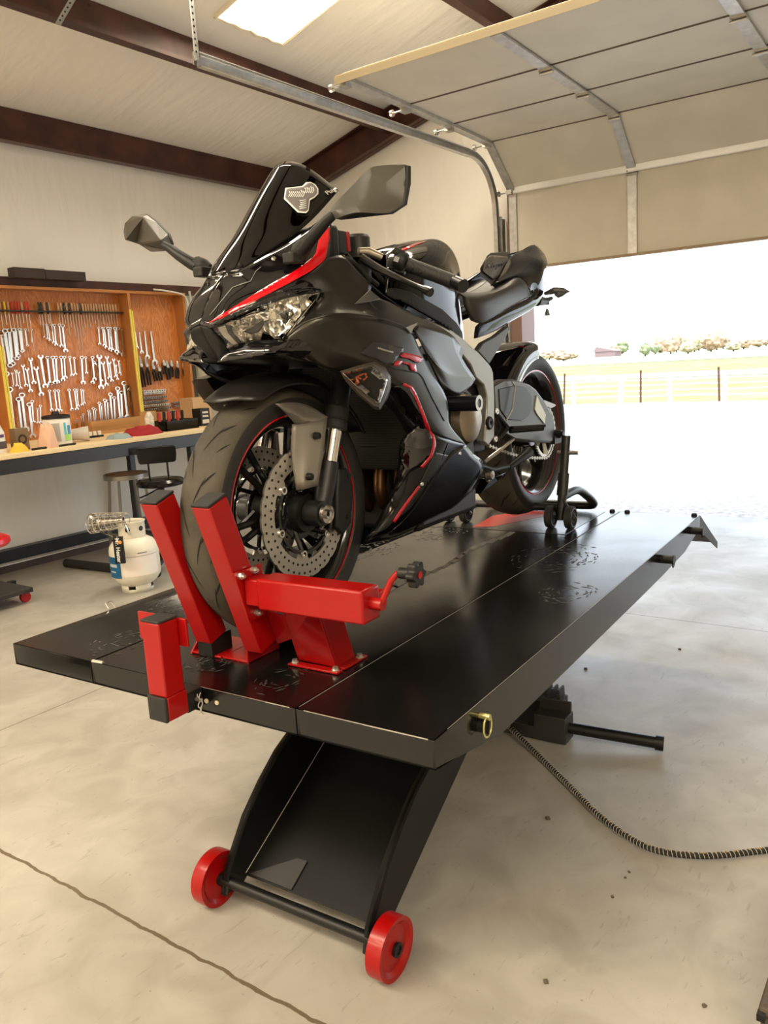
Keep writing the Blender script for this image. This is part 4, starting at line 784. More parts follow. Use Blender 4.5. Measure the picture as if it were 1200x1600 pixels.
for s in (-.065, .065): m = MB(); m.tube([b0+u*s+V((0, 0, .75)), b0+u*s-f*.01+V((0, 0, .62)), c+u*s+f*.06+V((0, 0, .585))], .007, 8); part('back_stay', m, BLK, t)
m = MB(); m.cyl(c+V((0, 0, .10)), c+V((0, 0, .59)), .022, n=14); part('column', m, BLK, t)
m = MB(); m.tube([c+V((-.02, .0, .575)), c-u*.10-f*.06+V((0, 0, .545)), c-u*.15-f*.07+V((0, 0, .53))], .006, 8); part('height_lever', m, BLK, t)
m = MB(); m.tube([c+V((.17*math.cos(a), .17*math.sin(a), .30)) for a in [k*PI/12 for k in range(24)]], .010, 8, closed=True); part('foot_ring', m, BLK, t)
for k in range(4): a = .4+k*PI/2; m = MB(); m.tube([c+V((0, 0, .12)), c+V((.15*math.cos(a), .15*math.sin(a), .06)), c+V((.25*math.cos(a), .25*math.sin(a), .022))], [.02, .016, .014], 8); m.cyl(c+V((.25*math.cos(a), .25*math.sin(a), .0)), c+V((.25*math.cos(a), .25*math.sin(a), .03)), .02, n=10); part('leg', m, BLK, t)
# ---- propane tank with heater on the left
c = V((2.09, 3.57, 0)); TW = mat('off white tank paint', (.72, .68, .58), .4, var=.06, vscale=6)
t = root('propane_tank', c, 'white propane tank with blue label standing on the floor behind the red chock', 'propane tank')
m = MB(); m.lathe([(0, .035), (.09, .04), (.125, .065), (.150, .10), (.154, .125), (.154, .265), (.148, .295), (.125, .325), (.085, .348), (.05, .356), (0, .358)], c, n=48); part('tank_body', m, TW, t)
m = MB()
for k in range(40):
    a = 2*PI*k/40; a2 = 2*PI*(k+1)/40
    hole = (k % 10) in (2, 3, 4)
    for z0, z1 in (((0, .022) if hole else (0, .05)),): m.add([c+V((.10*math.cos(q), .10*math.sin(q), z)) for q in (a, a2) for z in (z0, z1)], [(0, 1, 3, 2)])
o = part('foot_ring', m, TW, t); s_ = o.modifiers.new('thickness', 'SOLIDIFY'); s_.thickness = .004
m = MB(); rows_ = []
for z in (.335, .36, .40, .44, .452): rows_.append([c+V(((.080 if z < .45 else .086)*math.cos(a), (.080 if z < .45 else .086)*math.sin(a), z)) for a in [math.radians(-205+k*10) for k in range(31)]])
m.grid(rows_); o = part('collar', m, TW, t); s_ = o.modifiers.new('thickness', 'SOLIDIFY'); s_.thickness = .004
m = MB(); m.cyl(c+V((0, 0, .355)), c+V((0, 0, .40)), .016, n=14); m.cyl(c+V((0, 0, .40)), c+V((0, 0, .425)), .026, n=10); part('valve', m, mat('brass valve', (.4, .3, .12), .35, metal=.8), t)
cam = (CAM-c); ca = math.atan2(cam.y, cam.x)
for e in (-.30, .75): m = MB(); p = c+V((.0825*math.cos(ca+e), .0825*math.sin(ca+e), .405)); d = V((math.cos(ca+e), math.sin(ca+e), 0)); m.lathe([(0, 0), (.016, 0), (.016, .003), (0, .003)], p, d, n=16); part('collar_hole', m, mat('dark hole', (.02, .018, .015), .8), t)
def wrap(nm, a0, a1, z0, z1, m_, r=.1555): m = MB(); m.grid([[c+V((r*math.cos(a0+(a1-a0)*k/10), r*math.sin(a0+(a1-a0)*k/10), z)) for k in range(11)] for z in (z0, z1)]); return part(nm, m, m_, t)
wrap('blue_label', ca-1.45, ca-.62, .11, .245, mat('blue label', (.01, .11, .25), .4)); wrap('blue_label_stripe', ca-1.3, ca-.8, .18, .20, mat('silver lettering', (.5, .55, .58), .4), .1562); wrap('small_label', ca-1.25, ca-.9, .145, .155, mat('silver lettering', (.5, .55, .58), .4), .1562)
wrap('warning_label', ca-.5, ca+1.0, .12, .262, mat('white warning label', (.80, .77, .74), .4, col2=(.82, .72, .68), vscale=14)); wrap('warning_rule', ca-.5, ca+1.0, .245, .2475, mat('grey rule', (.2, .18, .16), .6), .1562); wrap('warning_heading', ca+.12, ca+.5, .262, .268, mat('grey rule', (.2, .18, .16), .6), .1562)
# heater
h0 = V((1.915, 3.52, 0)); t = root('propane_heater', (2.0, 3.6, .40), 'wire caged propane heater with black Mr. Heater plate clipped on the tank', 'heater')
pc = B(168, 815, 'y', 3.62); m = MB()
d = (ray(200, 812)-ray(146, 818)).normalized()
for k in range(7):
    cc = pc+d*(-.10+k*.036); pts = [cc+V((0, 0, 1))*(.062-.003*k)*math.cos(a)+V((-d.y, d.x, 0))*(.062-.003*k)*math.sin(a)+d*.012*math.sin(a) for a in [j*PI/10 for j in range(20)]]; m.tube(pts, .0028 if k else .004, 6, closed=True)
for a in range(0, 360, 45): r0 = math.radians(a); m.tube([pc+d*(-.10)+V((0, 0, .064*math.cos(r0)))+V((-d.y, d.x, 0))*.064*math.sin(r0), pc+d*.12+V((0, 0, .045*math.cos(r0)))+V((-d.y, d.x, 0))*.045*math.sin(r0)], .002, 5)
part('wire_guard', m, CHR, t)
m = MB(); m.lathe([(.0, -.105), (.05, -.10), (.062, -.095), (.058, -.085), (.03, -.06), (.02, .0), (.018, .10)], pc, d, n=28); part('reflector_dish', m, mat('dull reflector', (.4, .37, .32), .25, metal=1.), t)
p1 = B(187, 838, 'y', 3.45); p2 = B(184, 882, 'y', 3.45)
xx = (ray(195, 860)-ray(175, 860)); xx.z = 0; xx = xx.normalized(); zz = V((0, 0, 1)); ct = (p1+p2)/2; hh = (p1.z-p2.z)/2
m = MB(); nn_ = xx.cross(zz)*-1
m.prism([ct-xx*.030-zz*hh, ct+xx*.030-zz*hh, ct+xx*.030+zz*hh, ct-xx*.030+zz*hh], xx.cross(zz)*-.02 if xx.cross(zz).dot(CAM-ct) > 0 else xx.cross(zz)*.02); pb = part('name_plate', m, BLK, t, bevel=.002)
fz = xx.cross(zz); fz = fz if fz.dot(CAM-ct) > 0 else -fz
text('plate_lettering', 'Mr. Heater', .034, basis(ct+fz*.0012-xx*.004, -zz, xx if (-zz).cross(xx).dot(fz) > 0 else -xx), mat('white lettering', (.8, .8, .8), .5), pb, bold=.0008)
m = MB(); m.lathe([(0, .001), (.011, .001), (.011, 0)], ct+fz*.001+xx*.014+zz*.05, fz, n=16); part('sun_mark', m, mat('orange sun mark', (.85, .35, .05), .5), pb)
m = MB(); m.tube(cat([pc+d*.10, B(197, 822, 'y', 3.5), B(202, 835, 'y', 3.5), c+V((0, 0, .43))], 12), .006, 8); m.tube(cat([pc-d*.05-V((0, 0, .06)), B(175, 838, 'y', 3.5), B(182, 842, 'y', 3.46), ct+zz*hh], 12), .004, 6); part('feed_pipe', m, CHR, t)
# ---- black tube foot lying on the floor, rolling seat at the left edge
m = MB(); a_ = B(103, 880, 'z', .03); b_ = B(176, 888, 'z', .03); b_ = a_.lerp(b_, 1.9); m.cyl((a_.x, a_.y, .032), (b_.x, b_.y, .032), .031, n=20); solo('black_floor_tube', m, RUB, (a_.x, a_.y, 0), 'thick black tube lying on the floor left of the propane tank', 'tube', bevel=.004)
c = V((1.74, 4.35, 0)); t = root('rolling_creeper_seat', c, 'red seated mechanic stool on black caster base at the left edge', 'stool')
m = MB(); c2 = V((1.36, 3.98, .44)); m.lathe([(0, .03), (.13, .03), (.155, .015), (.158, -.01), (.14, -.03), (0, -.03)], c2-V((.02, 0, 0)), n=32); part('seat', m, mat('red vinyl', (.6, .01, .02), .3, coat=.3), t)
m = MB(); m.cyl(c2-V((0.02, 0, .03)), V((1.34, 4.0, .08)), .02, n=12); m.bb(.95, 1.60, 3.95, 4.33, .07, .10); part('tray_base', m, POWG, t, bevel=.004)
for x, y in ((1.66, 4.30), (1.58, 4.02), (1.0, 4.3), (1.0, 4.0)): m = MB(); m.cyl((x, y-.012, .034), (x, y+.012, .034), .033, n=20); part('caster', m, mat('red caster', (.4, .01, .02), .35), t); m = MB(); m.bb(x-.02, x+.02, y-.02, y+.02, .06, .085); part('caster_fork', m, BLK, t)
# ---- brown box corner at the lower right
m = MB(); m.prism([(.384, -.456, .10), (.375, -.456, .085), (.43, -.456, 0), (.8, -.456, 0), (.8, -.456, .10)], (0, -.4, 0)); o = solo('brown_case', m, mat('dark brown leather', (.055, .038, .02), .5, bump=.3, bscale=60), (.5, -.6, 0), 'dark brown case whose corner shows at the lower right edge', 'case', bevel=.004)
m = MB(); m.bb(.368, .384, -.47, -.455, .078, .092); put('case_corner', m.mesh('case_corner', BLK, ORG[o.name]), o)
# ---- bits of debris on the floor
random.seed(21)
for k, (px, py, s) in enumerate(((915, 1046, .010), (856, 1280, .009), (983, 1363, .005), (977, 1372, .004), (957, 1402, .005), (1100, 1572, .006), (853, 1535, .007), (1062, 1015, .008))):
    p = B(px, py, 'z', 0); m = MB(); bm = bmesh.new(); bmesh.ops.create_icosphere(bm, subdivisions=1, radius=s); vs = [p+V((v.co.x*random.uniform(.6, 1.3), v.co.y*random.uniform(.6, 1.3), max(0, v.co.z+s*.5)*.6)) for v in bm.verts]; m.add(vs, [tuple(v.index for v in f.verts) for f in bm.faces]); bm.free()
    solo('pebble', m, mat('brown grit', (.10, .08, .06), .9), tuple(p), 'tiny brown crumb of grit on the floor, %s' % ('largest and farthest', 'the pale chip left of the hose', 'just right below the hose', 'the lower of the pair below the hose', 'in the middle of the right floor', 'near the brown case', 'near the bottom edge', 'beside the floor joint')[k], 'grit', smooth=False)
# ================================================================== THE MOTORCYCLE
from mathutils.bvhtree import BVHTree
bike = bpy.data.objects.new('motorcycle', None); COL.objects.link(bike); bike.matrix_world = TM @ Matrix.Translation((1.07, .61, 0)); ORG['motorcycle'] = V((1.07, 0, 0))
props(bike, 'black and graphite sport motorcycle with red stripes standing on the lift table', 'motorcycle')
BM_ = TM @ Matrix.Translation((0, .61, 0)); BI = BM_.inverted(); B3 = BI.to_3x3(); EYE = BI @ CAM
def PX(*pts): return [A(*p) for p in pts]
TYRE = mat('scrubbed tyre rubber', (.058, .050, .037), .75, bump=.25, bscale=260, var=.25, vscale=9)
TYRES = mat('tyre sidewall', (.018, .017, .016), .55, bump=.1, bscale=200)
GROOVE = mat('tread groove', (.006, .006, .005), .9)
RIM = mat('gloss black rim', (.008, .008, .009), .16, coat=.3)
DISC = mat('drilled disc steel', (.56, .53, .48), .34, metal=.9, bump=.05, bscale=90)
FORK = mat('fork guard grey', (.20, .185, .16), .42, metal=.55)
SEATM = mat('black vinyl seat', (.022, .020, .018), .42, bump=.15, bscale=240)
def both(name, mb, m, bevel=0., **k):
    a = part(name, mb, m, bike, bevel=bevel, **k); b = part(name, mb.mirror(), m, bike, bevel=bevel, **k); return a, b
def shell(name, mb, m, t=.004, ang=30):
    "a fairing skin with thickness, on both flanks"
    out = []
    for q in (mb, mb.mirror()):
        o = part(name, q, m, bike, ang=ang); s = o.modifiers.new('thickness', 'SOLIDIFY'); s.thickness = t; s.offset = 0; out.append(o)
    return out[0]
SURF = {}
def bvh(*mbs):
    v = []; f = []
    for m in mbs: f += [tuple(i+len(v) for i in q) for q in m.f]; v += m.v
    return BVHTree.FromPolygons(v, f)
def hit(tree, px, py, off):
    d = (B3 @ ray(px, py)).normalized(); loc, n, i, dist = tree.ray_cast(EYE, d)
    if loc is None: return None
    if n.dot(d) > 0: n = -n
    return loc+n*off
def decal(name, poly, tree, m, parent, off=.0028, sub=3, mirror=False, t=.0006):
    bm = bmesh.new(); f = bm.faces.new([bm.verts.new((x, y, 0)) for x, y in poly]); bmesh.ops.triangulate(bm, faces=[f])
    for _ in range(sub): 
        es = [e for e in bm.edges if e.calc_length() > 5]
        if es: bmesh.ops.subdivide_edges(bm, edges=es, cuts=1); bmesh.ops.triangulate(bm, faces=bm.faces[:])
    vs = []; ok = True; last = None
    H = [hit(tree, v.co.x, v.co.y, off) for v in bm.verts]
    bm.verts.index_update(); mb = MB()
    idx = {}
    for i, h in enumerate(H):
        if h is not None: idx[i] = len(mb.v); mb.v.append(h)
    for f in bm.faces:
        q = [v.index for v in f.verts]
        if all(i in idx for i in q): mb.f.append(tuple(idx[i] for i in q)); mb.m.append(0)
    bm.free()
    if not mb.f: print('NO HIT', name); return None
    o = part(name, mb, m, parent, ang=60); s = o.modifiers.new('thickness', 'SOLIDIFY'); s.thickness = t; s.offset = 0
    if mirror: o2 = part(name, mb.mirror(), m, parent, ang=60)
    return o
def stroke(pts, w):
    "a px polyline widened to a polygon"
    L_ = []; R_ = []
    for i, p in enumerate(pts):
        a = V((*pts[max(i-1, 0)], 0)); b = V((*pts[min(i+1, len(pts)-1)], 0)); d = (b-a).normalized(); n = V((-d.y, d.x, 0))*w/2
        L_.append((p[0]+n.x, p[1]+n.y)); R_.append((p[0]-n.x, p[1]-n.y))
    return L_+R_[::-1]
# ---- wheels
def tyre(name, c, prof, parent_l, grooves, R, wd):
    m = MB(); n = 72; k = len(prof)
    m.lathe([(r, y) for y, r in prof], c, (0, 1, 0), n=n, closed=True)
    me = m
    for i, f in enumerate(me.f):
        seg = i//n; y0, r0 = prof[seg % k]; y1, r1 = prof[(seg+1) % k]
        me.m[i] = 0 if min(r0, r1) > R-.032 else 1
    o = part(name, m, [TYRE, TYRES], parent_l)
    g = MB()
    def sp(y):
        ps = sorted(p for p in prof if p[1] > R-.06)
        for (ya, ra), (yb, rb) in zip(ps, ps[1:]):
            if ya <= y <= yb: return ra+(rb-ra)*(y-ya)/(yb-ya)
        return R-.03
    for s in (-1, 1):
        for j in range(grooves):
            a0 = 2*PI*(j+.25*s)/grooves
            for (ya, yb, da, db, w) in ((.003, .028, 0, .22, .0048), (.020, .045, .15, .27, .0040), (.034, .052, .0, .10, .0030)):
                L_ = []; R_ = []
                for q in range(7):
                    u = q/6; y = s*(ya+(yb-ya)*u)*wd; a = a0+da+(db-da)*u; ww = w*math.sin(PI*(u*.9+.05))/R
                    for lst, e in ((L_, -1), (R_, 1)):
                        r = sp(y)+.0006; aa = a+e*ww; lst.append(V(c)+V((r*math.sin(aa), y, r*math.cos(aa))))
                g.grid([L_, R_])
    part('tread_grooves', g, GROOVE, o, merge=0); return o
FC = (.365, 0, .303); RC = (1.775, 0, .348)
fw = part('front_wheel', MB().lathe([(.030, -.035), (.030, .035), (.036, .035), (.040, .02), (.040, -.02), (.036, -.035)], FC, (0, 1, 0), n=32, closed=True), RIM, bike)
rimp = [(-.046, .232), (-.049, .236), (-.050, .228), (-.045, .218), (-.030, .208), (0, .200), (.030, .208), (.045, .218), (.050, .228), (.049, .236), (.046, .232), (.03, .214), (0, .206), (-.03, .214)]
part('rim', MB().lathe([(r, y) for y, r in rimp], FC, (0, 1, 0), n=72, closed=True), RIM, fw)
for s in (-1, 1): m = MB(); m.lathe([(.2305, s*.0502), (.2345, s*.0500), (.2345, s*.0508), (.2305, s*.0510)], FC, (0, 1, 0), n=72, closed=True); part('red_rim_stripe', m, REDP, fw)
for k in range(6):
    a = 2*PI*k/6+.35; m = MB(); d = V((math.sin(a), 0, math.cos(a))); t = V((math.cos(a), 0, -math.sin(a)))
    for s in (-1, 1): m.tube([V(FC)+d*.03+t*s*.008, V(FC)+d*.11+t*s*.012, V(FC)+d*.205+t*s*.026], [.010, .0085, .009], 8)
    part('spoke', m, RIM, fw)
tyre('front_tyre', FC, [(-.049, .232), (-.054, .236), (-.0585, .250), (-.060, .262), (-.058, .272), (-.051, .282), (-.040, .290), (-.027, .296), (-.013, .2995), (0, .3005), (.013, .2995), (.027, .296), (.040, .290), (.051, .282), (.058, .272), (.060, .262), (.0585, .250), (.054, .236), (.049, .232)], fw, 15, .3005, 1)
def disc(c, y, ro, ri, nsc, par, side):
    m = MB(); n = nsc*8; o_ = []; i_ = []
    for k in range(n):
        a = 2*PI*k/n; r = ro*(1-.022*max(0, math.cos(nsc*a))**3); q = V((math.sin(a), 0, math.cos(a))); o_.append(V(c)+q*r+V((0, y, 0))); i_.append(V(c)+q*ri*(1+.0*k)+V((0, y, 0)))
    for rows, yy in (((o_, i_), 0), ((o_, i_), .005)): m.grid([[p+V((0, yy, 0)) for p in rows[0]+rows[0][:1]], [p+V((0, yy, 0)) for p in rows[1]+rows[1][:1]]])
    for l in (o_, i_): m.grid([[p for p in l+l[:1]], [p+V((0, .005, 0)) for p in l+l[:1]]])
    for k in range(6):
        a = 2*PI*k/6+.2
        pr = [V(c)+V((math.sin(a+e)*r, y, math.cos(a+e)*r)) for e, r in ((-.19, ri+.003), (-.10, ri-.021), (.10, ri-.021), (.19, ri+.003))]; m.prism(pr, (0, .005, 0))
    d = part('brake_disc', m, DISC, par)
    h = MB()
    for k in range(nsc*4):
        a = 2*PI*k/(nsc*4)
        for r, e in ((ri+(ro-ri)*(.28 if k % 2 else .72), 0),): p = V(c)+V((math.sin(a)*r, y-.0006, math.cos(a)*r)); h.cyl(p, p+V((0, .0062, 0)), .0033, n=8)
    part('disc_holes', h, GROOVE, d)
    b = MB()
    for k in range(6):
        a = 2*PI*k/6+.2; p = V(c)+V((math.sin(a)*(ri-.013), y-.004, math.cos(a)*(ri-.013))); b.lathe([(.0055, 0), (.0095, 0), (.0095, .012), (.0055, .012)], p, (0, 1, 0), n=16, closed=True)
    part('disc_buttons', b, CHR, d)
    cr = MB(); cr.lathe([(ri-.020, y-.002), (ri-.012, y-.002), (ri-.012, y+.007), (ri-.020, y+.007)], c, (0, 1, 0), n=60, closed=True)
    for k in range(6):
        a = 2*PI*k/6+.2; q = V((math.sin(a), 0, math.cos(a))); q2 = V((math.sin(a+.45), 0, math.cos(a+.45)))
        cr.tube([V(c)+q*(ri-.015)+V((0, y+.002, 0)), V(c)+q2*.045+V((0, y*.75, 0))], .006, 6)
    cr.lathe([(.052, y*.8), (.064, y*.8), (.064, y*.8+.003), (.052, y*.8+.003)], c, (0, 1, 0), n=48, closed=True)
    part('disc_carrier', cr, RIM, d); return d
disc(FC, -.072, .157, .112, 22, fw, -1); disc(FC, .067, .157, .112, 22, fw, 1)
for q_ in (-1, 1): m = MB(); m.lathe([(.0, q_*.082), (.045, q_*.080), (.05, q_*.06), (.04, q_*.035)], FC, (0, 1, 0), n=32); part('hub_cap', m, BLK, fw)
# rear wheel
rw = part('rear_wheel', MB().lathe([(.03, -.06), (.03, .06), (.05, .06), (.055, .0), (.05, -.06)], RC, (0, 1, 0), n=32, closed=True), RIM, bike)
rimp = [(-.072, .232), (-.075, .237), (-.077, .228), (-.070, .216), (-.05, .204), (0, .196), (.05, .204), (.070, .216), (.077, .228), (.075, .237), (.072, .232), (.05, .210), (0, .202), (-.05, .210)]
part('rim', MB().lathe([(r, y) for y, r in rimp], RC, (0, 1, 0), n=72, closed=True), RIM, rw)
for s in (-1, 1): m = MB(); m.lathe([(.2305, s*.0772), (.2345, s*.0770), (.2345, s*.0778), (.2305, s*.0780)], RC, (0, 1, 0), n=72, closed=True); part('red_rim_stripe', m, REDP, rw)
for k in range(6):
    a = 2*PI*k/6+.1; m = MB(); d = V((math.sin(a), 0, math.cos(a))); t = V((math.cos(a), 0, -math.sin(a)))
    for s in (-1, 1): m.tube([V(RC)+d*.04+t*s*.01, V(RC)+d*.12+t*s*.014, V(RC)+d*.205+t*s*.028], [.012, .010, .010], 8)
    part('spoke', m, RIM, rw)
tyre('rear_tyre', RC, [(-.076, .232), (-.081, .238), (-.088, .252), (-.0905, .265), (-.088, .276), (-.078, .289), (-.062, .300), (-.042, .308), (-.02, .3135), (0, .315), (.02, .3135), (.042, .308), (.062, .300), (.078, .289), (.088, .276), (.0905, .265), (.088, .252), (.081, .238), (.076, .232)], rw, 13, .315, 1.5)
m = MB(); n = 43*4; pr = [V(RC)+V((math.sin(2*PI*k/n)*(.094-.004*(k % 4 > 1)), -.112, math.cos(2*PI*k/n)*(.094-.004*(k % 4 > 1)))) for k in range(n)]
inn = [V(RC)+V((math.sin(2*PI*k/n)*.080, -.112, math.cos(2*PI*k/n)*.080)) for k in range(n)]
for dy in (0, .006): m.grid([[p+V((0, dy, 0)) for p in pr+pr[:1]], [p+V((0, dy, 0)) for p in inn+inn[:1]]])
for l in (pr, inn): m.grid([l+l[:1], [p+V((0, .006, 0)) for p in l+l[:1]]])
for k in range(5): a = 2*PI*k/5+.5; m.tube([V(RC)+V((math.sin(a)*.083, -.109, math.cos(a)*.083)), V(RC)+V((math.sin(a)*.04, -.104, math.cos(a)*.04))], [.010, .007], 8)
part('sprocket', m, mat('pale sprocket alloy', (.62, .6, .55), .35, metal=.6), rw)
chn = MB(); SP = V((1.27, -.112, .40)); pth = []
for k in range(22): pth.append(V(RC)+V((0, -.109, 0))+V((math.sin(a_)*.096, 0, math.cos(a_)*.096)) if (a_ := (-.1+(k/21)*(PI+.1))) is not None else 0)
pth2 = pth[::1]; low = pth2[-1]; top = pth2[0]
pth = [SP+V((0, 0, .04))]+[(SP+V((0, 0, .04))).lerp(top, k/16) for k in range(1, 16)]+pth2+[low.lerp(SP-V((0, 0, .04)), k/22)-V((0, 0, .014*math.sin(PI*k/22))) for k in range(1, 23)]
tot = cat(pth, 110)
for i in range(0, 109): 
    p = tot[i]; q = tot[i+1]; chn.beam(p, p.lerp(q, .96), .004 if i % 2 else .011, .011, up=(0, 1, 0))
ch_ = part('chain', chn, mat('chain plates', (.42, .38, .3), .35, metal=.8), bike)
# ---- fork, caliper, fender
ux = (V((.477, 0, .538))-V((.385, 0, .303))).normalized()
def fk(w, t): return V((.385, -w, .303))+ux*t
for s in (1, -1):
    w = .104*s
    f = part('fork_leg', MB().cyl(fk(w, .20), fk(w, .56), .0265, n=24), mat('black fork tube', (.01, .01, .012), .3), bike)
    m = MB(); m.lathe([(.0265, 0), (.0295, .004), (.0295, .03), (.0265, .034)], fk(w, .225), ux, n=24, closed=True); m.lathe([(.0265, 0), (.030, .004), (.030, .022), (.0265, .026)], fk(w, .20), ux, n=24, closed=True); part('dust_seal', m, RUB, f)
    m = MB().cyl(fk(w, .115), fk(w, .21), .0205, n=28); part('chrome_stanchion', m, CHR, f)
    m = MB(); m.tube([fk(w, .122), fk(w, .09), fk(w, .03), V((.372, -w, .300))], [.024, .026, .023, .024], 24); m.lathe([(.012, -.022), (.030, -.020), (.031, .02), (.012, .022)], (.367, -w, .303), (0, 1, 0), n=32, closed=True); part('fork_foot', m, mat('dark cast fork foot', (.018, .018, .019), .4, metal=.3), f)
    m = MB(); m.lathe([(.006, -.010), (.010, -.012), (.012, -.004), (.020, -.004), (.0225, -.010), (.0225, .0), (.006, .004)], (.367, -w-.024*s if s > 0 else -w+.024, .303), (0, 1, 0) if s > 0 else (0, -1, 0), n=32, closed=True); part('axle_end', m, STEEL, f)
    m = MB(); y = -w+(.022 if s > 0 else -.022)
    m.prism([V((.45, y, .25)), V((.475, y, .225)), V((.515, y, .25)), V((.532, y, .33)), V((.515, y, .39)), V((.475, y, .395)), V((.462, y, .33))], (0, .05 if s < 0 else -.016, 0)); m.prism([V((.41, y, .30)), V((.46, y, .36)), V((.46, y, .40)), V((.40, y, .33))], (0, .012*s, 0)); c_ = part('brake_caliper', m, mat('black brake caliper', (.006, .006, .007), .5), f, bevel=.006)
    for q in ((.50, .27), (.515, .37)): b_ = MB(); b_.cyl((q[0], y-.014 if s > 0 else y+.05, q[1]), (q[0], (y-.019) if s > 0 else y+.056, q[1]), .008, n=6); part('caliper_bolt', b_, BLK, c_)
g = MB(); g.loft([PX((456.5, 663, .080), (455, 708, .078), (462.7, 766.6, .086)), PX((484, 657, .100), (481, 700, .100), (473, 765, .100)), PX((511, 652.5, .118), (505, 705, .118), (496.6, 759, .116))], 8, 4, lin=True)
gu = shell('fork_guard', g, FORK, .003)
for x, y in ((498.5, 681), (487.5, 745)): p = A(x, y, .122); m = MB(); m.lathe([(.0, 0), (.0035, .0005), (.004, .002), (.0075, .001), (.0085, -.004), (.0085, -.012)], p, (0, -1, 0), n=20); part('guard_bolt', m, STEEL if 0 else BLK, bike)
FEN = mat('satin dark fender', (.014, .013, .012), .32)
def arc(r, l, a0, a1, n=14, dr=0.): return [V((FC[0]-math.sin(math.radians(a0+(a1-a0)*k/n))*(r+dr*abs(1-2*k/n)**3), l, FC[2]+math.cos(math.radians(a0+(a1-a0)*k/n))*(r+dr*abs(1-2*k/n)**3))) for k in range(n+1)]
m = MB(); m.loft([arc(.302, -.080, 25, -58), arc(.316, -.074, 29, -59), arc(.330, -.045, 32, -60), arc(.334, 0, 34, -61), arc(.330, .045, 32, -60), arc(.316, .074, 29, -59), arc(.302, .080, 25, -58)], 24, 4)
o = part('front_fender', m, FEN, bike, ang=50); s_ = o.modifiers.new('thickness', 'SOLIDIFY'); s_.thickness = .003
g = MB(); g.loft([PX((430, 631, .078), (455, 629, .085), (482, 634, .09), (512, 652, .117)), PX((437, 636, .082), (456, 645, .092), (480, 655, .1), (511, 653.5, .118)), PX((445, 643, .080), (455, 655, .083), (462, 662, .085), (484, 659, .1))], 10, 4); shell('fender_stay', g, FORK, .003)
# ---- fairing skins
P = {}
P['cowl'] = MB().loft([PX((313, 507, 0), (321, 482, .0), (333, 455, .0), (350, 430, 0), (371, 425, .040), (410, 403, .072), (450, 381, .10), (490, 352, .122), (519, 330, .135)),
    PX((316, 508, .008), (333, 492, .03), (352, 470, .050), (385, 447, .072), (400, 440, .082), (430, 425, .103), (460, 405, .125), (490, 380, .142), (518, 345, .145)),
    PX((322, 510, .02), (345, 497, .052), (370, 485, .075), (400, 470, .10), (430, 456, .122), (460, 441, .142), (485, 425, .155), (505, 411, .166), (516, 375, .16)),
    PX((328, 513, .03), (352, 505, .055), (380, 493, .08), (410, 480, .105), (435, 470, .125), (460, 461, .145), (480, 456, .158), (500, 454, .172), (512, 440, .178))], 26, 5)
P['upper_fairing'] = MB().loft([PX((430, 457, .123), (468, 437, .147), (505, 412, .168), (512, 403, .170), (536, 401, .178), (558, 424, .190), (580, 446, .203)),
    PX((455, 461, .142), (483, 450, .158), (508, 436, .178), (527, 430, .186), (545, 434, .194), (562, 448, .202), (577, 458, .207)),
    PX((503, 457, .173), (512, 458, .184), (524, 461, .196), (536, 464, .204), (548, 467, .208), (562, 467, .208), (575, 466, .206)),
    PX((480, 492, .170), (496, 484, .188), (512, 481, .202), (526, 481, .212), (540, 483, .217), (560, 484, .219), (590, 485, .22)),
    PX((441, 533, .138), (472, 507, .176), (500, 497, .204), (522, 492.5, .222), (558, 493.5, .232), (600, 500, .238), (634, 512, .240))], 20, 5)
P['shoulder_fairing'] = MB().loft([PX((553, 475, .209), (590, 467, .203), (620, 479, .200), (652, 496, .196), (680, 508, .188), (708, 526, .176), (724, 548, .168)),
    PX((556, 485, .219), (592, 484, .219), (622, 492, .220), (652, 506, .216), (680, 520, .208), (705, 540, .198), (720, 563, .188)),
    PX((558, 493.5, .231), (600, 500, .237), (634, 512, .239), (654, 523, .234), (680, 540, .226), (702, 562, .216), (716, 585, .206))], 16, 5)
P['side_fairing'] = MB().loft([
    PX((443, 533, .140), (475, 506, .178), (500, 497, .205), (525, 492.5, .222), (558, 493.5, .232), (600, 500, .238), (634, 512, .240), (644, 522, .239)),
    PX((445, 533, .142), (480, 524, .180), (530, 532, .207), (556, 528, .226), (585, 530, .238), (615, 535, .244), (645, 545, .243), (658, 552, .240)),
    PX((497, 571, .172), (515, 562, .188), (535, 556, .206), (562, 560, .228), (592, 565, .243), (622, 568, .248), (652, 575, .246), (672, 582, .241)),
    PX((530, 580, .190), (552, 579, .208), (575, 580, .228), (595, 585, .240), (618, 590, .247), (645, 597, .249), (672, 604, .246), (691, 610, .239)),
    PX((604, 606, .214), (612, 607, .222), (622, 611, .232), (634, 617, .241), (648, 622, .247), (664, 627, .248), (682, 630, .245), (699, 632, .237)),
    PX((628, 640, .212), (636, 640, .220), (645, 643, .230), (654, 648, .238), (665, 652, .243), (678, 656, .243), (690, 660, .240), (701, 662, .234)),
    PX((650, 664, .212), (658, 667, .220), (666, 671, .228), (674, 675, .234), (684, 680, .237), (696, 685, .237), (710, 690, .233), (726, 694, .226))], 24, 5)
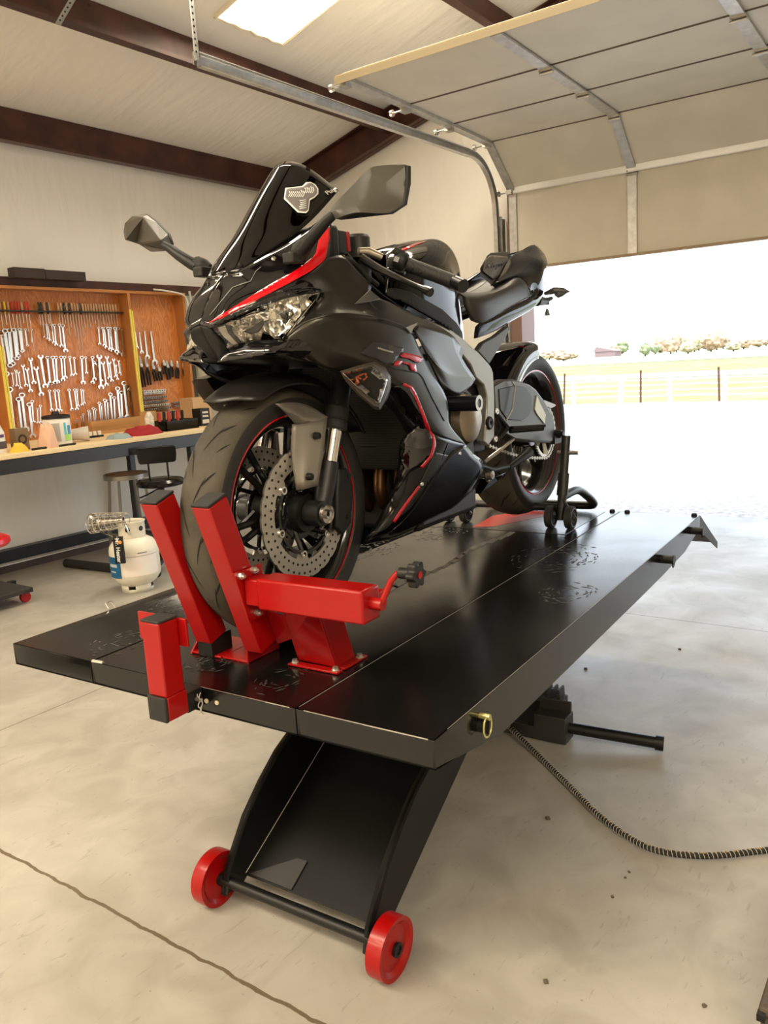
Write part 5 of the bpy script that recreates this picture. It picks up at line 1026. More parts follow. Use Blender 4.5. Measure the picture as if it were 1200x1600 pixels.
P['lower_fairing'] = MB().loft([
    PX((650, 664, .212), (658, 667, .220), (666, 671, .228), (674, 675, .234), (684, 680, .237), (696, 685, .237), (710, 690, .233), (726, 694, .226)),
    PX((626, 690, .180), (638, 694, .196), (650, 698, .212), (662, 702, .224), (673, 705, .230), (683, 707, .231), (692, 709, .229), (700, 711, .225)),
    PX((622, 730, .165), (630, 733, .178), (638, 736, .190), (646, 740, .200), (653, 743, .207), (660, 746, .210), (667, 749, .211), (672, 752, .210)),
    PX((608, 780, .142), (614, 783, .153), (620, 786, .163), (626, 788, .171), (631, 790, .177), (636, 792, .181), (640, 794, .184), (644, 796, .185)),
    PX((572, 842, .110), (578, 840, .119), (584, 838, .127), (590, 836, .134), (596, 834, .139), (602, 832, .143), (608, 830, .146), (613, 828, .148))], 16, 5)
P['belly_pan'] = MB().loft([
    PX((726, 694, .226), (700, 711, .225), (672, 752, .210), (644, 796, .185), (613, 828, .150), (572, 844, .112)),
    PX((738, 708, .214), (716, 730, .208), (690, 768, .188), (660, 806, .160), (620, 834, .128), (570, 847, .10)),
    PX((755, 726, .192), (742, 752, .176), (715, 785, .150), (670, 815, .122), (622, 838, .105), (568, 850, .09)),
    PX((741, 772, .120), (722, 785, .110), (700, 797, .098), (665, 813, .085), (618, 838, .075), (566, 850, .07))], 20, 5)
b_ = P['belly_pan']; low = b_.v[-21:]; b2 = MB(); b2.grid([low, [V((q.x, q.y*.5, q.z-.012)) for q in low], [V((q.x, 0, q.z-.018)) for q in low], [V((q.x, -q.y*.5, q.z-.012)) for q in low], [V((q.x, -q.y, q.z)) for q in low]])
P['vent_blade'] = MB().loft([PX((650, 507, .236), (672, 511, .234), (692, 517, .229), (707, 526, .222)),
    PX((644, 513, .240), (668, 532, .239), (694, 545, .230), (716, 551, .219)),
    PX((646, 516, .240), (672, 556, .242), (702, 572, .228), (728, 572, .214)),
    PX((650, 520, .239), (684, 573, .240), (712, 590, .224), (742, 592, .206)),
    PX((690, 606, .232), (700, 612, .226), (716, 618, .218), (736, 602, .208))], 12, 4, lin=True)
P['intake_lip'] = MB().loft([PX((352, 547, .030), (395, 533, .085), (441, 533, .138), (470, 530, .168), (532, 537, .205)), PX((347, 556, .03), (388, 548, .083), (432, 548, .145), (466, 545, .165), (536, 543, .2)), PX((340, 566, .02), (385, 560, .08), (430, 556, .130), (465, 562, .15), (497, 571, .172))], 16, 4)
P['nose_intake'] = MB().loft([PX((313, 508, 0), (323, 530, 0), (343, 562, 0)), PX((322, 511, .02), (337, 532, .025), (349, 558, .02)), PX((329, 515, .03), (343, 530, .038), (357, 547, .034))], 8, 4)
SK = {'cowl': GLOSS, 'upper_fairing': GREY, 'shoulder_fairing': GREY, 'side_fairing': GREY, 'lower_fairing': SATB, 'belly_pan': SATB, 'vent_blade': GREY, 'intake_lip': GLOSS, 'nose_intake': BLK}
for k, m_ in SK.items(): SURF[k] = shell(k, P[k], m_)
part('belly_underside', b2, GLOSS, bike)
TF = bvh(P['side_fairing'], P['upper_fairing'], P['lower_fairing'], P['belly_pan'], P['shoulder_fairing'])
# inner black cavity: duct floor, radiator, inner panels
m = MB(); m.prism([V((.20, -.05, .675)), V((.26, -.145, .672)), V((.42, -.17, .655)), V((.66, -.20, .64)), V((.66, .20, .64)), V((.42, .17, .655)), V((.26, .145, .672)), V((.20, .05, .675))], (0, 0, .004)); part('duct_floor', m, BLK, bike)
m = MB(); m.bb(.70, .74, -.17, .17, .36, .64); part('radiator', m, mat('radiator core', (.012, .011, .01), .6), bike)
m = MB()
for k in range(40): m.bb(.698, .70, -.165, .165, .365+k*.0068, .3672+k*.0068)
part('radiator_fins', m, mat('radiator fin', (.03, .028, .025), .5), bike)
m = MB(); m.loft([PX((497, 571, .168), (530, 583, .184), (604, 612, .205), (628, 645, .203), (650, 668, .205)), PX((522, 590, .150), (560, 600, .155), (612, 640, .165), (632, 670, .17), (650, 700, .18))], 12, 3); shell('inner_fairing', m, BLK)
for y in (-.105, -.038, .038, .105):
    m = MB(); m.tube(cat([(.80, y, .42), (.765, y, .385), (.745, y, .32), (.75, y, .27), (.80, y*.8, .235), (.95, y*.5, .23)], 16), .019, 14); part('exhaust_header', m, BRONZE, bike)
m = MB(); m.bb(.78, 1.14, -.14, .14, .17, .52); m.bb(.80, 1.05, -.16, .16, .25, .42); m.bb(.84, 1.0, -.12, .12, .5, .66); part('engine', m, mat('dark engine casting', (.035, .033, .03), .45, metal=.5), bike, bevel=.02)
c_ = A(722, 655, .165); m = MB(); m.lathe([(0, .045), (.045, .042), (.068, .028), (.078, 0), (.08, -.03)], c_, (0, -1, 0), n=36); part('engine_cover', m, mat('bronze grey engine cover', (.30, .25, .19), .35, metal=.8), bike)
m = MB(); m.lathe([(.079, .004), (.088, .004), (.088, -.03), (.079, -.03)], c_, (0, -1, 0), n=36, closed=True); part('cover_flange', m, BLK, bike)
c0 = A(700, 632, .16); c1 = A(748, 630, .262); c0 = V((c1.x-.005, -.16, c1.z)); m = MB(); m.cyl(c0, c1, .0215, n=28); sl = part('frame_slider', m, mat('black delrin slider', (.008, .009, .014), .3), bike); m = MB(); m.lathe([(.012, 0), (.0215, 0), (.0225, .002), (.012, .002)], c1, (0, -1, 0), n=28, closed=True); part('slider_rim', m, STEEL, sl)
# frame spar and subframe
m = MB(); m.prism(PX(*[(x, y, .150) for x, y in ((640, 488), (700, 511), (722, 527), (738, 543), (746.7, 549), (766.7, 571.7), (771, 582), (772.8, 623), (772.8, 682), (763, 697), (757, 690), (761, 643), (761.7, 620), (756.7, 601.7), (744, 590), (736, 570), (715, 545), (690, 525), (640, 500))]), (0, .03, 0)); both('frame_spar', m, LGREY, bevel=.004)
c_ = A(765, 661, .152); m = MB(); m.lathe([(.006, .004), (.017, .006), (.021, .003), (.022, -.004)], c_, (0, -1, 0), n=28); part('pivot_cap', m, BLK, bike)
m = MB(); m.prism(PX(*[(x, y, .125) for x, y in ((747, 548), (756, 535), (775, 525), (795, 509), (797, 515), (786, 535), (770, 560), (765, 569))]), (0, .02, 0)); both('subframe_cover', m, mat('grey subframe', (.10, .10, .10), .45, metal=.4), bevel=.003)
# swingarm
SWM = mat('satin graphite swingarm', (.075, .072, .066), .36, metal=.6)
m = MB(); m.prism(PX(*[(x, y, .135) for x, y in ((771, 601), (788, 592), (804, 592), (816, 596), (828, 600), (838, 608), (852, 627), (862, 645), (867, 660), (867, 688), (862, 692), (835, 691), (806, 688), (790, 680), (775, 660))]), (0, .035, 0)); sw, _ = both('swingarm', m, SWM, bevel=.008)
m = MB(); m.prism(PX(*[(x, y, .138) for x, y in ((780, 608), (805, 602), (822, 605), (831, 618), (831.5, 640), (826, 650), (815, 657), (793, 656), (782, 640))]), (0, .004, 0)); part('swingarm_recess', m, mat('dark recess panel', (.012, .012, .012), .4), sw, bevel=.002)
m = MB(); m.prism(PX(*[(x, y, .1385) for x, y in ((839, 618), (845, 632), (853, 648), (851, 662), (840, 648), (836, 640))]), (0, .004, 0)); part('axle_plate', m, mat('pale brushed plate', (.42, .38, .28), .35, metal=.7), sw)
m = MB(); c_ = A(873, 678, .14); m.cyl(c_+V((0, .04, 0)), c_+V((0, -.012, 0)), .016, n=18); m.cyl(c_+V((0, -.012, 0)), c_+V((0, -.020, 0)), .012, n=6); m.beam(c_+V((-.04, .01, -.02)), c_+V((.03, .01, -.02)), .02, .03); part('axle_nut', m, BLK, sw)
m = MB(); m.prism(PX((850, 625, .13), (868, 632, .13), (868.5, 634, .13), (861, 638, .13), (853, 634, .13)), (0, .03, 0)); part('chain_guard_tip', m, LGREY, sw)
# hugger
def rarc(r, l, a0, a1, n=14): return [V((RC[0]-math.sin(math.radians(a0+(a1-a0)*k/n))*r, l, RC[2]+math.cos(math.radians(a0+(a1-a0)*k/n))*r)) for k in range(n+1)]
m = MB(); m.loft([rarc(.275, -.102, 55, 4), rarc(.318, -.098, 62, 0), rarc(.338, -.06, 70, -6), rarc(.342, 0, 74, -8), rarc(.338, .06, 70, -6), rarc(.318, .098, 62, 0), rarc(.275, .102, 55, 4)], 18, 4); o = part('rear_hugger', m, GLOSS, bike, ang=45); s_ = o.modifiers.new('thickness', 'SOLIDIFY'); s_.thickness = .003
# tank
TNK = mat('deep gloss black tank', (.003, .003, .004), .07, spec=.16)
P['tank'] = MB().loft([PX((600, 398, .02), (620, 388, .04), (650, 379, .05), (680, 374.5, .06), (703, 388, .05), (716, 415, .04), (720, 445, .035)),
    PX((603, 402, .09), (622, 396, .11), (652, 389, .118), (680, 388, .115), (698, 400, .10), (710, 424, .085), (717, 455, .07)),
    PX((603, 422, .135), (625, 418, .152), (655, 412, .158), (682, 414, .150), (700, 428, .135), (712, 448, .118), (719, 478, .10)),
    PX((602, 448, .142), (628, 450, .158), (658, 455, .162), (685, 465, .155), (703, 478, .145), (716, 495, .130), (723, 518, .115)),
    PX((600, 462, .142), (628, 473, .158), (655, 488, .162), (682, 503, .156), (702, 517, .148), (716, 532, .135), (724, 548, .122))], 22, 6)
tk_ = shell('fuel_tank', P['tank'], TNK)
t_ = P['tank']; e0 = t_.v[:23]; m = MB(); m.grid([e0, [V((q.x, 0, q.z+.004)) for q in e0], [V((q.x, -q.y, q.z)) for q in e0]]); part('tank_top', m, SATB, bike)
TT = bvh(P['tank'])
decal('knee_grip', [(600, 452), (615, 450), (640, 456), (662, 468), (690, 484), (712, 505), (721, 520), (723, 544), (716, 532), (700, 516), (680, 503), (655, 489), (628, 474), (604, 462)], TT, mat('ribbed knee rubber', (.008, .008, .008), .7, bump=.6, bscale=160), tk_, off=.003)
decal('tank_red_line', [(624, 391.5), (652, 380), (668, 378), (652, 384), (628, 394)], TT, REDP, tk_, off=.003, sub=1)
# seat
m = MB(); m.loft([[V((x, l, z)) for x, l, z in q] for q in (
    [(1.10, 0, .852), (1.22, 0, .838), (1.36, 0, .842), (1.48, 0, .868), (1.58, 0, .905)],
    [(1.10, -.06, .852), (1.22, -.09, .838), (1.36, -.11, .844), (1.48, -.11, .870), (1.58, -.09, .905)])]+[
    PX((720, 461, .105), (733, 468, .125), (752, 466, .135), (790, 453, .125), (818, 441, .108)),
    PX((726, 480, .115), (740, 486, .132), (760, 484, .140), (792, 467, .130), (824, 452, .112)),
    PX((735, 500, .118), (748, 505, .130), (766, 497, .135), (793, 480, .127), (828, 463, .110))], 16, 5); shell('seat', m, SEATM, .01)
# tail
P['tail'] = MB().loft([PX((772, 437, .05), (800, 400, .02), (815, 392, .0), (835, 383, 0), (850, 397, .0)),
    PX((768, 446, .08), (806, 415, .06), (822, 405, .055), (840, 397, .04), (853, 404, .03)),
    PX((806, 432, .10), (815, 428, .10), (832, 418, .085), (846, 412, .09), (855, 414, .075)),
    PX((823, 447, .112), (829, 440, .108), (838, 432, .105), (847, 428, .10), (852, 430, .085)),
    PX((829, 463, .112), (833, 460, .106), (840, 457, .11), (845, 455, .105), (849, 452, .098)),
    PX((790, 484, .130), (805, 477, .125), (822, 470, .122), (836, 468, .118), (845, 466, .108)),
    PX((745, 508, .133), (765, 504, .135), (785, 496, .134), (810, 489, .128), (834, 480, .115)),
    PX((741, 529, .135), (752, 526, .135), (775, 516, .130), (798, 502, .122), (826, 486, .108))], 16, 5)
shell('tail_fairing', P['tail'], TNK)
m = MB(); m.prism([A(*p) for p in ((749, 418, .075), (760, 398, .060), (766, 393.5, .04), (792, 392, -.02), (802, 409, .0), (805, 422, .01), (768, 445, .075), (750, 430, .082))], (.06, 0, -.02)); pad = part('pillion_pad', m, SEATM, bike, bevel=.008)
# panel and lettering on the face of the pad
TP = bvh(m)
decal('pad_panel', [(757, 405), (764, 400), (791, 401.5), (796, 420), (769, 438), (752, 424)], TP, mat('brown grey pad panel', (.085, .072, .055), .45), pad, off=.005)
INK = mat('dark lettering', (.012, .010, .008), .4)
for st_ in ([(756, 421), (758.5, 414), (760.3, 420.5), (763.5, 412.5)], [(764.5, 420), (766, 416)], [(766.3, 413.6), (766.9, 412.6)], [(767.6, 419.6), (768.7, 415.3), (770.8, 415), (770.4, 419)], [(774, 414), (773, 420.5), (770.8, 422.5)], [(779.6, 413.6), (776.6, 414.6), (775.8, 417.8), (778.2, 417.6), (780.2, 413.4)], [(780.2, 413.4), (780.2, 417.4), (786, 410)]): decal('pad_lettering', stroke(st_, 1.15), TP, INK, pad, off=.0075, sub=0)
# tail light, rear indicator, plate holder, little bell
m = MB(); m.bb(1.93, 1.975, -.05, .05, .905, .925); part('tail_light', m, mat('red lens', (.5, .01, .01), .1), bike, bevel=.004)
m = MB(); m.tube(PX((838, 470, .03), (852, 470, .03), (862, 466, .04)), [.022, .012, .007], 10); m.prism(PX((842, 470, .02), (858, 465, .03), (859, 476, .03), (838, 478, .02)), (0, .05, 0)); part('plate_bracket', m, BLK, bike)
P0 = A(851, 459, .09); P1 = A(866, 454, .13); P2 = A(880, 454, .16); P3 = A(890, 456, .18); m = MB(); m.tube([P0, P1, P2, P3], [.006, .013, .011, .002], 14); m.lathe([(.001, -.0), (.014, .012), (.011, .03), (.001, .05)], A(866, 461, .13), (A(890, 456, .18)-A(866, 461, .13)), n=12); part('rear_indicator', m, mat('smoked grey indicator', (.06, .06, .06), .3), bike)
b = A(855, 489, .02); m = MB(); m.lathe([(.0, .016), (.004, .016), (.007, .008), (.010, -.004), (.013, -.010), (.0, -.010)], b, (0, 0, 1), n=16); m.tube([b+V((0, 0, .016)), A(853, 481, .02)], .0012, 6); part('hanging_bell', m, mat('grey pewter bell', (.2, .2, .2), .4, metal=.6), bike)
# ---- windscreen
SMK = bpy.data.materials.new('dark smoked acrylic'); SMK.use_nodes = True; n_ = SMK.node_tree.nodes; l_ = SMK.node_tree.links; n_.remove(n_['Principled BSDF'])
tr_ = n_.new('ShaderNodeBsdfTransparent'); gl_ = n_.new('ShaderNodeBsdfGlossy'); fr2 = n_.new('ShaderNodeFresnel'); mx = n_.new('ShaderNodeMixShader')
tr_.inputs[0].default_value = (.10, .085, .09, 1); gl_.inputs['Roughness'].default_value = .03; fr2.inputs[0].default_value = 1.55
l_.new(fr2.outputs[0], mx.inputs[0]); l_.new(tr_.outputs[0], mx.inputs[1]); l_.new(gl_.outputs[0], mx.inputs[2]); l_.new(mx.outputs[0], n_['Material Output'].inputs[0])
ed = PX((371, 424, .040), (412, 397, .070), (452, 372, .095), (493, 337, .115), (529, 297, .128)); md = PX((360, 426, .022), (392, 389, .038), (424, 350, .050), (452, 304, .055), (475, 258, .052)); ce = PX((350, 427.5, 0), (373, 386, .0), (396, 340, 0), (419, 294, 0), (442, 252.5, 0))
sc = MB(); sc.loft([ed, md, ce, [V((q.x, -q.y, q.z)) for q in md], [V((q.x, -q.y, q.z)) for q in ed]], 20, 7); scr = part('windscreen', sc, SMK, bike, ang=60); s_ = scr.modifiers.new('thickness', 'SOLIDIFY'); s_.thickness = .003
TS = bvh(sc)
WHS = mat('white sticker', (.8, .8, .78), .5); DKS = mat('dark sticker ink', (.02, .018, .018), .4)
sp = [(446, 296), (472, 293), (478, 287), (485, 286.5), (492, 290), (497, 297), (497, 305), (491, 311), (484, 315), (482, 331), (478, 335), (465, 334), (460, 329), (465, 316), (449, 318), (444, 313)]
stk = decal('ribbon_sticker', sp, TS, WHS, scr, off=.004)
cx_, cy_ = 472, 309
for poly in ([(448, 298), (473, 295), (480, 289), (486, 288.5), (491, 292), (495, 298), (495, 304), (490, 309.5), (482.5, 313), (480.5, 330), (477, 333), (466, 332), (462, 328), (467.5, 314), (450, 316), (446, 312)],): decal('sticker_face', poly, TS, mat('grey sticker face', (.16, .15, .15), .4), scr, off=.0055)
random.seed(5)
for k in range(13):
    x = 452+k*3.0; y = 306 if k < 8 else 300
    decal('sticker_scribble', stroke([(x, y-5+random.uniform(-1, 2)), (x+2, y), (x-1, y+5)], 1.1), TS, WHS, scr, off=.0065, sub=1)
for k in range(5): decal('sticker_scribble', stroke([(468+random.uniform(-1, 2), 317+k*3), (478, 315.5+k*3)], 1.0), TS, WHS, scr, off=.0065, sub=1)
q0 = hit(TS, 511, 304, .005); q1 = hit(TS, 524, 297, .005); q2 = hit(TS, 509, 297, .005)
if q0 and q1 and q2: text('screen_lettering', 'Puig', .017, basis(q0.lerp(q1, .4), q1-q0, q2-q0), mat('grey lettering', (.5, .5, .5), .5), scr, ext=.0003)
for x, y, t_ in ((377, 414, 0), (428, 405, 1), (453, 398, 1)):
    tr2 = TS if not t_ else bvh(P['cowl']); h0 = hit(tr2, x, y, .002)
    if h0: m = MB(); m.lathe([(0, .003), (.004, .003), (.006, .0), (.006, -.004)], h0, (-.4, -.6, .6), n=14); part('screen_bolt', m, STEEL if t_ else BLK, bike)
# ---- red stripe on the cowl
TC = bvh(P['cowl'], P['upper_fairing'])
cs = [(326, 506), (360, 484), (400, 459), (432, 440), (455, 428), (472, 416), (488, 403), (493, 396), (497, 378), (491, 371), (500, 365), (514, 353), (515, 372), (508, 404), (505, 409), (486, 424), (460, 439), (430, 455), (400, 470), (352, 495)]
decal('red_cowl_stripe', cs, TC, REDP, SURF['cowl'], off=.003)
decal('cowl_crease_glint', stroke([(329, 494), (345, 474), (364, 451), (377, 446), (392, 441), (400, 425), (408, 418)], 1.1), TC, mat('painted crease glint', (.16, .16, .16), .25), SURF['cowl'], off=.003, sub=1)  # highlight along the cowl crease, painted as a grey line
# ---- headlight
hl = [(328, 512), (338, 506), (365, 494), (395, 482), (425, 472), (450, 465), (480, 459), (500, 456.5), (502, 460), (494, 467), (478, 486), (462, 506), (443, 532), (420, 531), (395, 531), (375, 538), (357, 546), (343, 531)]
P['head'] = MB().loft([PX((327, 511, .028), (352, 500, .056), (380, 488, .083), (410, 477, .108), (435, 469, .128), (460, 462, .148), (482, 458, .162), (504, 455, .178)),
    PX((343, 530, .034), (365, 520, .060), (388, 508, .084), (412, 499, .106), (435, 491, .127), (455, 485, .146), (470, 480, .160), (486, 478, .176)),
    PX((357, 547, .036), (375, 539, .058), (392, 533, .076), (410, 531, .094), (425, 531, .112), (435, 531, .128), (440, 532, .138), (446, 533, .148))], 16, 6)
TH = bvh(P['head'])
LENS = bpy.data.materials.new('clear lamp lens'); LENS.use_nodes = True; n_ = LENS.node_tree.nodes; l_ = LENS.node_tree.links; n_.remove(n_['Principled BSDF'])
tr_ = n_.new('ShaderNodeBsdfTransparent'); gl_ = n_.new('ShaderNodeBsdfGlossy'); fr2 = n_.new('ShaderNodeFresnel'); mx = n_.new('ShaderNodeMixShader'); gl_.inputs['Roughness'].default_value = .02; fr2.inputs[0].default_value = 1.5; tr_.inputs[0].default_value = (.96, .96, .96, 1)
l_.new(fr2.outputs[0], mx.inputs[0]); l_.new(tr_.outputs[0], mx.inputs[1]); l_.new(gl_.outputs[0], mx.inputs[2]); l_.new(mx.outputs[0], n_['Material Output'].inputs[0])
def facets(name, poly, tree, m, parent, depth, sd, step=10.):
    "a multi-faceted reflector behind a lens, real relief pushed inwards"
    random.seed(sd); bm = bmesh.new(); f = bm.faces.new([bm.verts.new((x, y, 0)) for x, y in poly]); bmesh.ops.triangulate(bm, faces=[f])
    for _ in range(5):
        es = [e for e in bm.edges if e.calc_length() > step]
        if not es: break
        bmesh.ops.subdivide_edges(bm, edges=es, cuts=1); bmesh.ops.triangulate(bm, faces=bm.faces[:])
    mb = MB(); idx = {}
    for i, v in enumerate(bm.verts):
        h = hit(tree, v.co.x, v.co.y, -.002 if v.is_boundary else -depth*random.uniform(.45, .9)); v.index = i
        if h is not None: idx[i] = len(mb.v); mb.v.append(h)
    for f in bm.faces:
        q = [v.index for v in f.verts]
        if all(i in idx for i in q): mb.f.append(tuple(idx[i] for i in q)); mb.m.append(0)
    bm.free(); return part(name, mb, m, parent, smooth=False, merge=0)
CHF = mat('lamp reflector chrome', (.88, .85, .78), .12, metal=.85)
hd = decal('headlight', hl, TH, LENS, bike, off=.002, sub=3)
o2 = facets('headlight_reflector', hl, TH, CHF, hd, .035, 11)
m = MB(); m.v = [V((q.x, -q.y, q.z)) for q in P['head'].v]; m.f = [f[::-1] for f in P['head'].f]; m.m = list(P['head'].m); hr = part('headlight', m, CHF, bike)
for poly in ([(380, 520), (396, 512), (412, 500), (414, 507), (406, 520), (393, 524)], [(437, 490), (457, 480), (459, 490), (449, 500), (440, 497)]): decal('projector_shade', poly, TH, GLOSS, hd, off=-.006)
decal('drl_strip', [(340, 513), (352, 509), (356, 520), (372, 538), (366, 541), (349, 527)], TH, mat('white daytime strip', (.75, .72, .66), .3), hd, off=-.003)
decal('drl_gap', [(352, 509), (360, 508), (366, 522), (378, 535), (372, 538), (357, 522)], TH, BLK, hd, off=-.0025)
decal('headlight_brow', [(325, 510), (360, 490), (400, 473), (430, 459), (462, 452), (482, 449), (500, 452), (503, 456), (480, 459.5), (450, 465.5), (395, 482), (338, 507)], bvh(P['cowl'], P['upper_fairing'], P['head']), GLOSS, bike, off=.004)
# ---- front indicator
ipoly = [(531, 580), (560, 571), (585, 563), (603, 572), (612, 588), (611, 606), (606, 622), (594, 641), (586, 640), (560, 618), (540, 596)]
cI = A(578, 603, .212); m = MB(); base = [A(x, y, .205+.010*(x-531)/80) for x, y in ipoly]; mid_ = [A(x, y, .222+.022*(x-531)/80) for x, y in ipoly]; top_ = [A(x+(577-x)*.14, y+(602-y)*.14, .232+.026*(x-531)/80) for x, y in ipoly]
m.grid([base+base[:1], mid_+mid_[:1], top_+top_[:1]]); m.add(top_, [tuple(range(len(top_)))]); both('indicator_housing', m, mat('matte bronze grey plastic', (.055, .045, .035), .4), ang=40)
TI2 = MB(); TI2.add([A(x, y, .2335+.026*(x-531)/80) for x, y in ((500, 540), (640, 540), (640, 670), (500, 670))], [(0, 1, 2, 3)]); TI2 = bvh(TI2)
ip2 = [(535, 583), (562, 576), (580, 572), (597, 585), (604, 594), (598, 614), (591, 632), (575, 619), (555, 602)]
ind = decal('indicator_lens', ip2, TI2, LENS, bike, off=.003, sub=2)
def flat(name, poly, off, m, sd):
    bm = bmesh.new(); f = bm.faces.new([bm.verts.new((x, y, 0)) for x, y in poly]); bmesh.ops.triangulate(bm, faces=[f])
    for _ in range(4):
        es = [e for e in bm.edges if e.calc_length() > 4.5]
        if es: bmesh.ops.subdivide_edges(bm, edges=es, cuts=1); bmesh.ops.triangulate(bm, faces=bm.faces[:])
    random.seed(sd); mb = MB(); mb.v = [hit(TI2, v.co.x, v.co.y, off+random.uniform(0, .003)) for v in bm.verts]; bm.verts.index_update(); mb.f = [tuple(v.index for v in f.verts) for f in bm.faces]; mb.m = [0]*len(mb.f); bm.free(); return part(name, mb, m, ind, smooth=False, merge=0)
flat('indicator_reflector', ip2, -.001, mat('bright lamp facets', (.8, .78, .74), .25, metal=.35), 3)
flat('amber_bulb', [(553, 590), (562, 584), (572, 583), (574, 588), (566, 596), (556, 598)], .0012, mat('amber bulb', (.55, .10, .03), .2), 4)
# ---- red lines, logo, black inserts
RS = mat('deep red stripe', (.42, .004, .018), .2, coat=.4)
decal('gloss_insert', [(612, 603), (630, 600), (641, 606), (652, 628), (664, 652), (677, 683), (677, 700), (670, 715), (658, 728), (640, 738), (600, 800), (560, 840), (600, 700), (604, 620)], TF, GLOSS, SURF['side_fairing'], off=.003)
decal('red_side_stripe', stroke([(628, 600), (640, 605), (646, 615), (655, 636), (664, 658), (676, 685), (677, 695), (672, 712), (664, 722), (657, 730)], 4.5), TF, RS, SURF['side_fairing'], off=.0042)
decal('red_side_stripe', stroke([(653.5, 759), (634, 786), (614, 815)], 4.0), TF, RS, SURF['lower_fairing'], off=.0042)
decal('grey_lower_insert', [(678, 706), (699, 711), (690, 725), (668, 752), (640, 790), (620, 812), (616, 810), (652, 760), (664, 735)], TF, mat('dark graphite insert', (.03, .03, .028), .35, metal=.5), SURF['lower_fairing'], off=.0032)
decal('panel_gap', stroke([(603, 570), (615, 576), (640, 581), (652, 583), (659, 590), (674, 622), (693, 658)], 1.4), TF, BLK, SURF['side_fairing'], off=.0035, sub=1)
decal('panel_gap', stroke([(699, 693), (690, 715), (689, 719)], 1.2), TF, BLK, SURF['side_fairing'], off=.0035, sub=1)
decal('number_mark', [(562, 552), (574, 541), (582, 534), (594, 535), (622, 542), (629, 545), (628, 550), (624, 552), (606, 549), (622, 556), (618, 560), (614, 568), (600, 569), (590, 562), (575, 558)], TF, mat('grey black logo', (.02, .021, .023), .25), SURF['side_fairing'], off=.0036)
decal('number_counter', stroke([(588, 544), (600, 548), (612, 551)], 2.5), TF, mat('logo silver line', (.3, .3, .29), .3, metal=.5), SURF['side_fairing'], off=.0046, sub=1)
for poly in ([(623, 556), (629, 551.5), (641, 553.5), (656, 558), (658.5, 561), (654, 567.5), (648, 566.5), (649.5, 563.5), (638, 561), (626, 559)], [(612, 570.5), (617, 564), (626.5, 564.5), (622, 571.5), (615, 572)], [(626, 565), (647, 570), (648.5, 581), (640.5, 579), (637, 571), (626, 567.5)]): decal('letter_r_mark', poly, TF, RS, SURF['side_fairing'], off=.0048, sub=2)
tri = MB(); tri.prism(PX((553, 475, .215), (576, 453, .207), (593, 467, .207), (575, 472, .214)), (0, -.004, 0)); part('fairing_wedge', tri, mat('light graphite wedge', (.13, .125, .115), .35, metal=.6), bike, bevel=.001)
tri = MB(); tri.prism(PX((633, 512, .243), (652, 504, .24), (645, 512, .243), (641, 521, .244)), (0, -.003, 0)); part('fairing_chip', tri, LGREY, bike)
for x, y in ((717, 708), (658, 756)): h0 = hit(TF, x, y, .001); m = MB(); m.lathe([(0, .004), (.005, .004), (.0075, 0)], h0, (0, -1, 0), n=14) if h0 else None; part('fairing_bolt', m, STEEL, bike) if h0 else None
# ---- mirrors
def mirror(s):
    def Q(pts): return [V((q.x, q.y*s, q.z)) for q in pts]
    body = MB()
    BZG = mat('bronze grey mirror shell', (.05, .045, .035), .38)
    if s > 0:
        up = PX((519, 322, .247), (548, 293, .285), (577, 263, .325), (600, 258, .350), (634, 257, .388)); rd = PX((518, 331, .248), (545, 326, .28), (575, 314, .32), (604, 292, .352), (633.5, 260, .388)); lo_ = PX((524, 342, .256), (556, 332, .318), (606, 332.5, .372), (628, 318, .386), (634, 285, .390))
        rd = [q+V((-.022*k_, 0, 0)) for q, k_ in zip(rd, (.3, .8, 1, .8, .1))]
        body.loft([up, rd, lo_], 12, 3, lin=True); rim = [q+V((.010, 0, 0)) for q in up+lo_[::-1]]; body.grid([up+lo_[::-1]+up[:1], rim+rim[:1]])
        o = part('mirror', body, BZG, bike, ang=22)
    else:
        AXm = lambda px, py, x: (lambda p: V((p.x, -(p.y-.61), p.z)))(T(px, py, 'x', x))
        rim = [AXm(px, py, .385) for px, py in ((262, 366), (245, 348), (228, 334.5), (207, 337), (195, 349), (193, 362), (195, 375), (216, 381), (235, 393), (262, 391), (267, 380))]
        pk = [AXm(223, 338, .35), AXm(198, 372, .355), AXm(251, 376, .335)]
        fc = [(0, 1, 2, 11, 13), (2, 3, 11), (3, 4, 5, 12, 11), (5, 6, 12), (6, 7, 13, 11, 12), (7, 8, 9, 13), (9, 10, 0, 13)]
        body.add(Q(rim+pk), fc); o = part('mirror', body, BZG, bike, smooth=False)
    b_ = o.modifiers.new('bevel', 'BEVEL'); b_.width = .003; b_.segments = 2; b_.limit_method = 'ANGLE'; b_.angle_limit = .2
    gl = MB(); gl.prism(Q([q+V((.002, 0, 0)) for q in rim]), (.008, 0, 0)); part('mirror_back', gl, BLK, o)
    st_ = MB(); st_.tube(Q(PX((522, 334, .252), (512, 343, .235), (495, 362, .205), (478, 383, .170), (470, 392, .155))), [.010, .011, .013, .015, .013], 12); part('mirror_stem', st_, BLK, o)
    bs = MB(); bs.tube(Q(PX((478, 383, .165), (468, 393, .145), (466, 402, .135))), [.018, .020, .017], 12); bs.bb(*(lambda c: (c.x-.018, c.x+.02, min(c.y*s, c.y*s*.8), max(c.y*s, c.y*s*.8), c.z-.014, c.z+.008))(A(466, 400, .15))); part('mirror_foot', bs, RUB, o, bevel=.003)
mirror(1); mirror(-1)
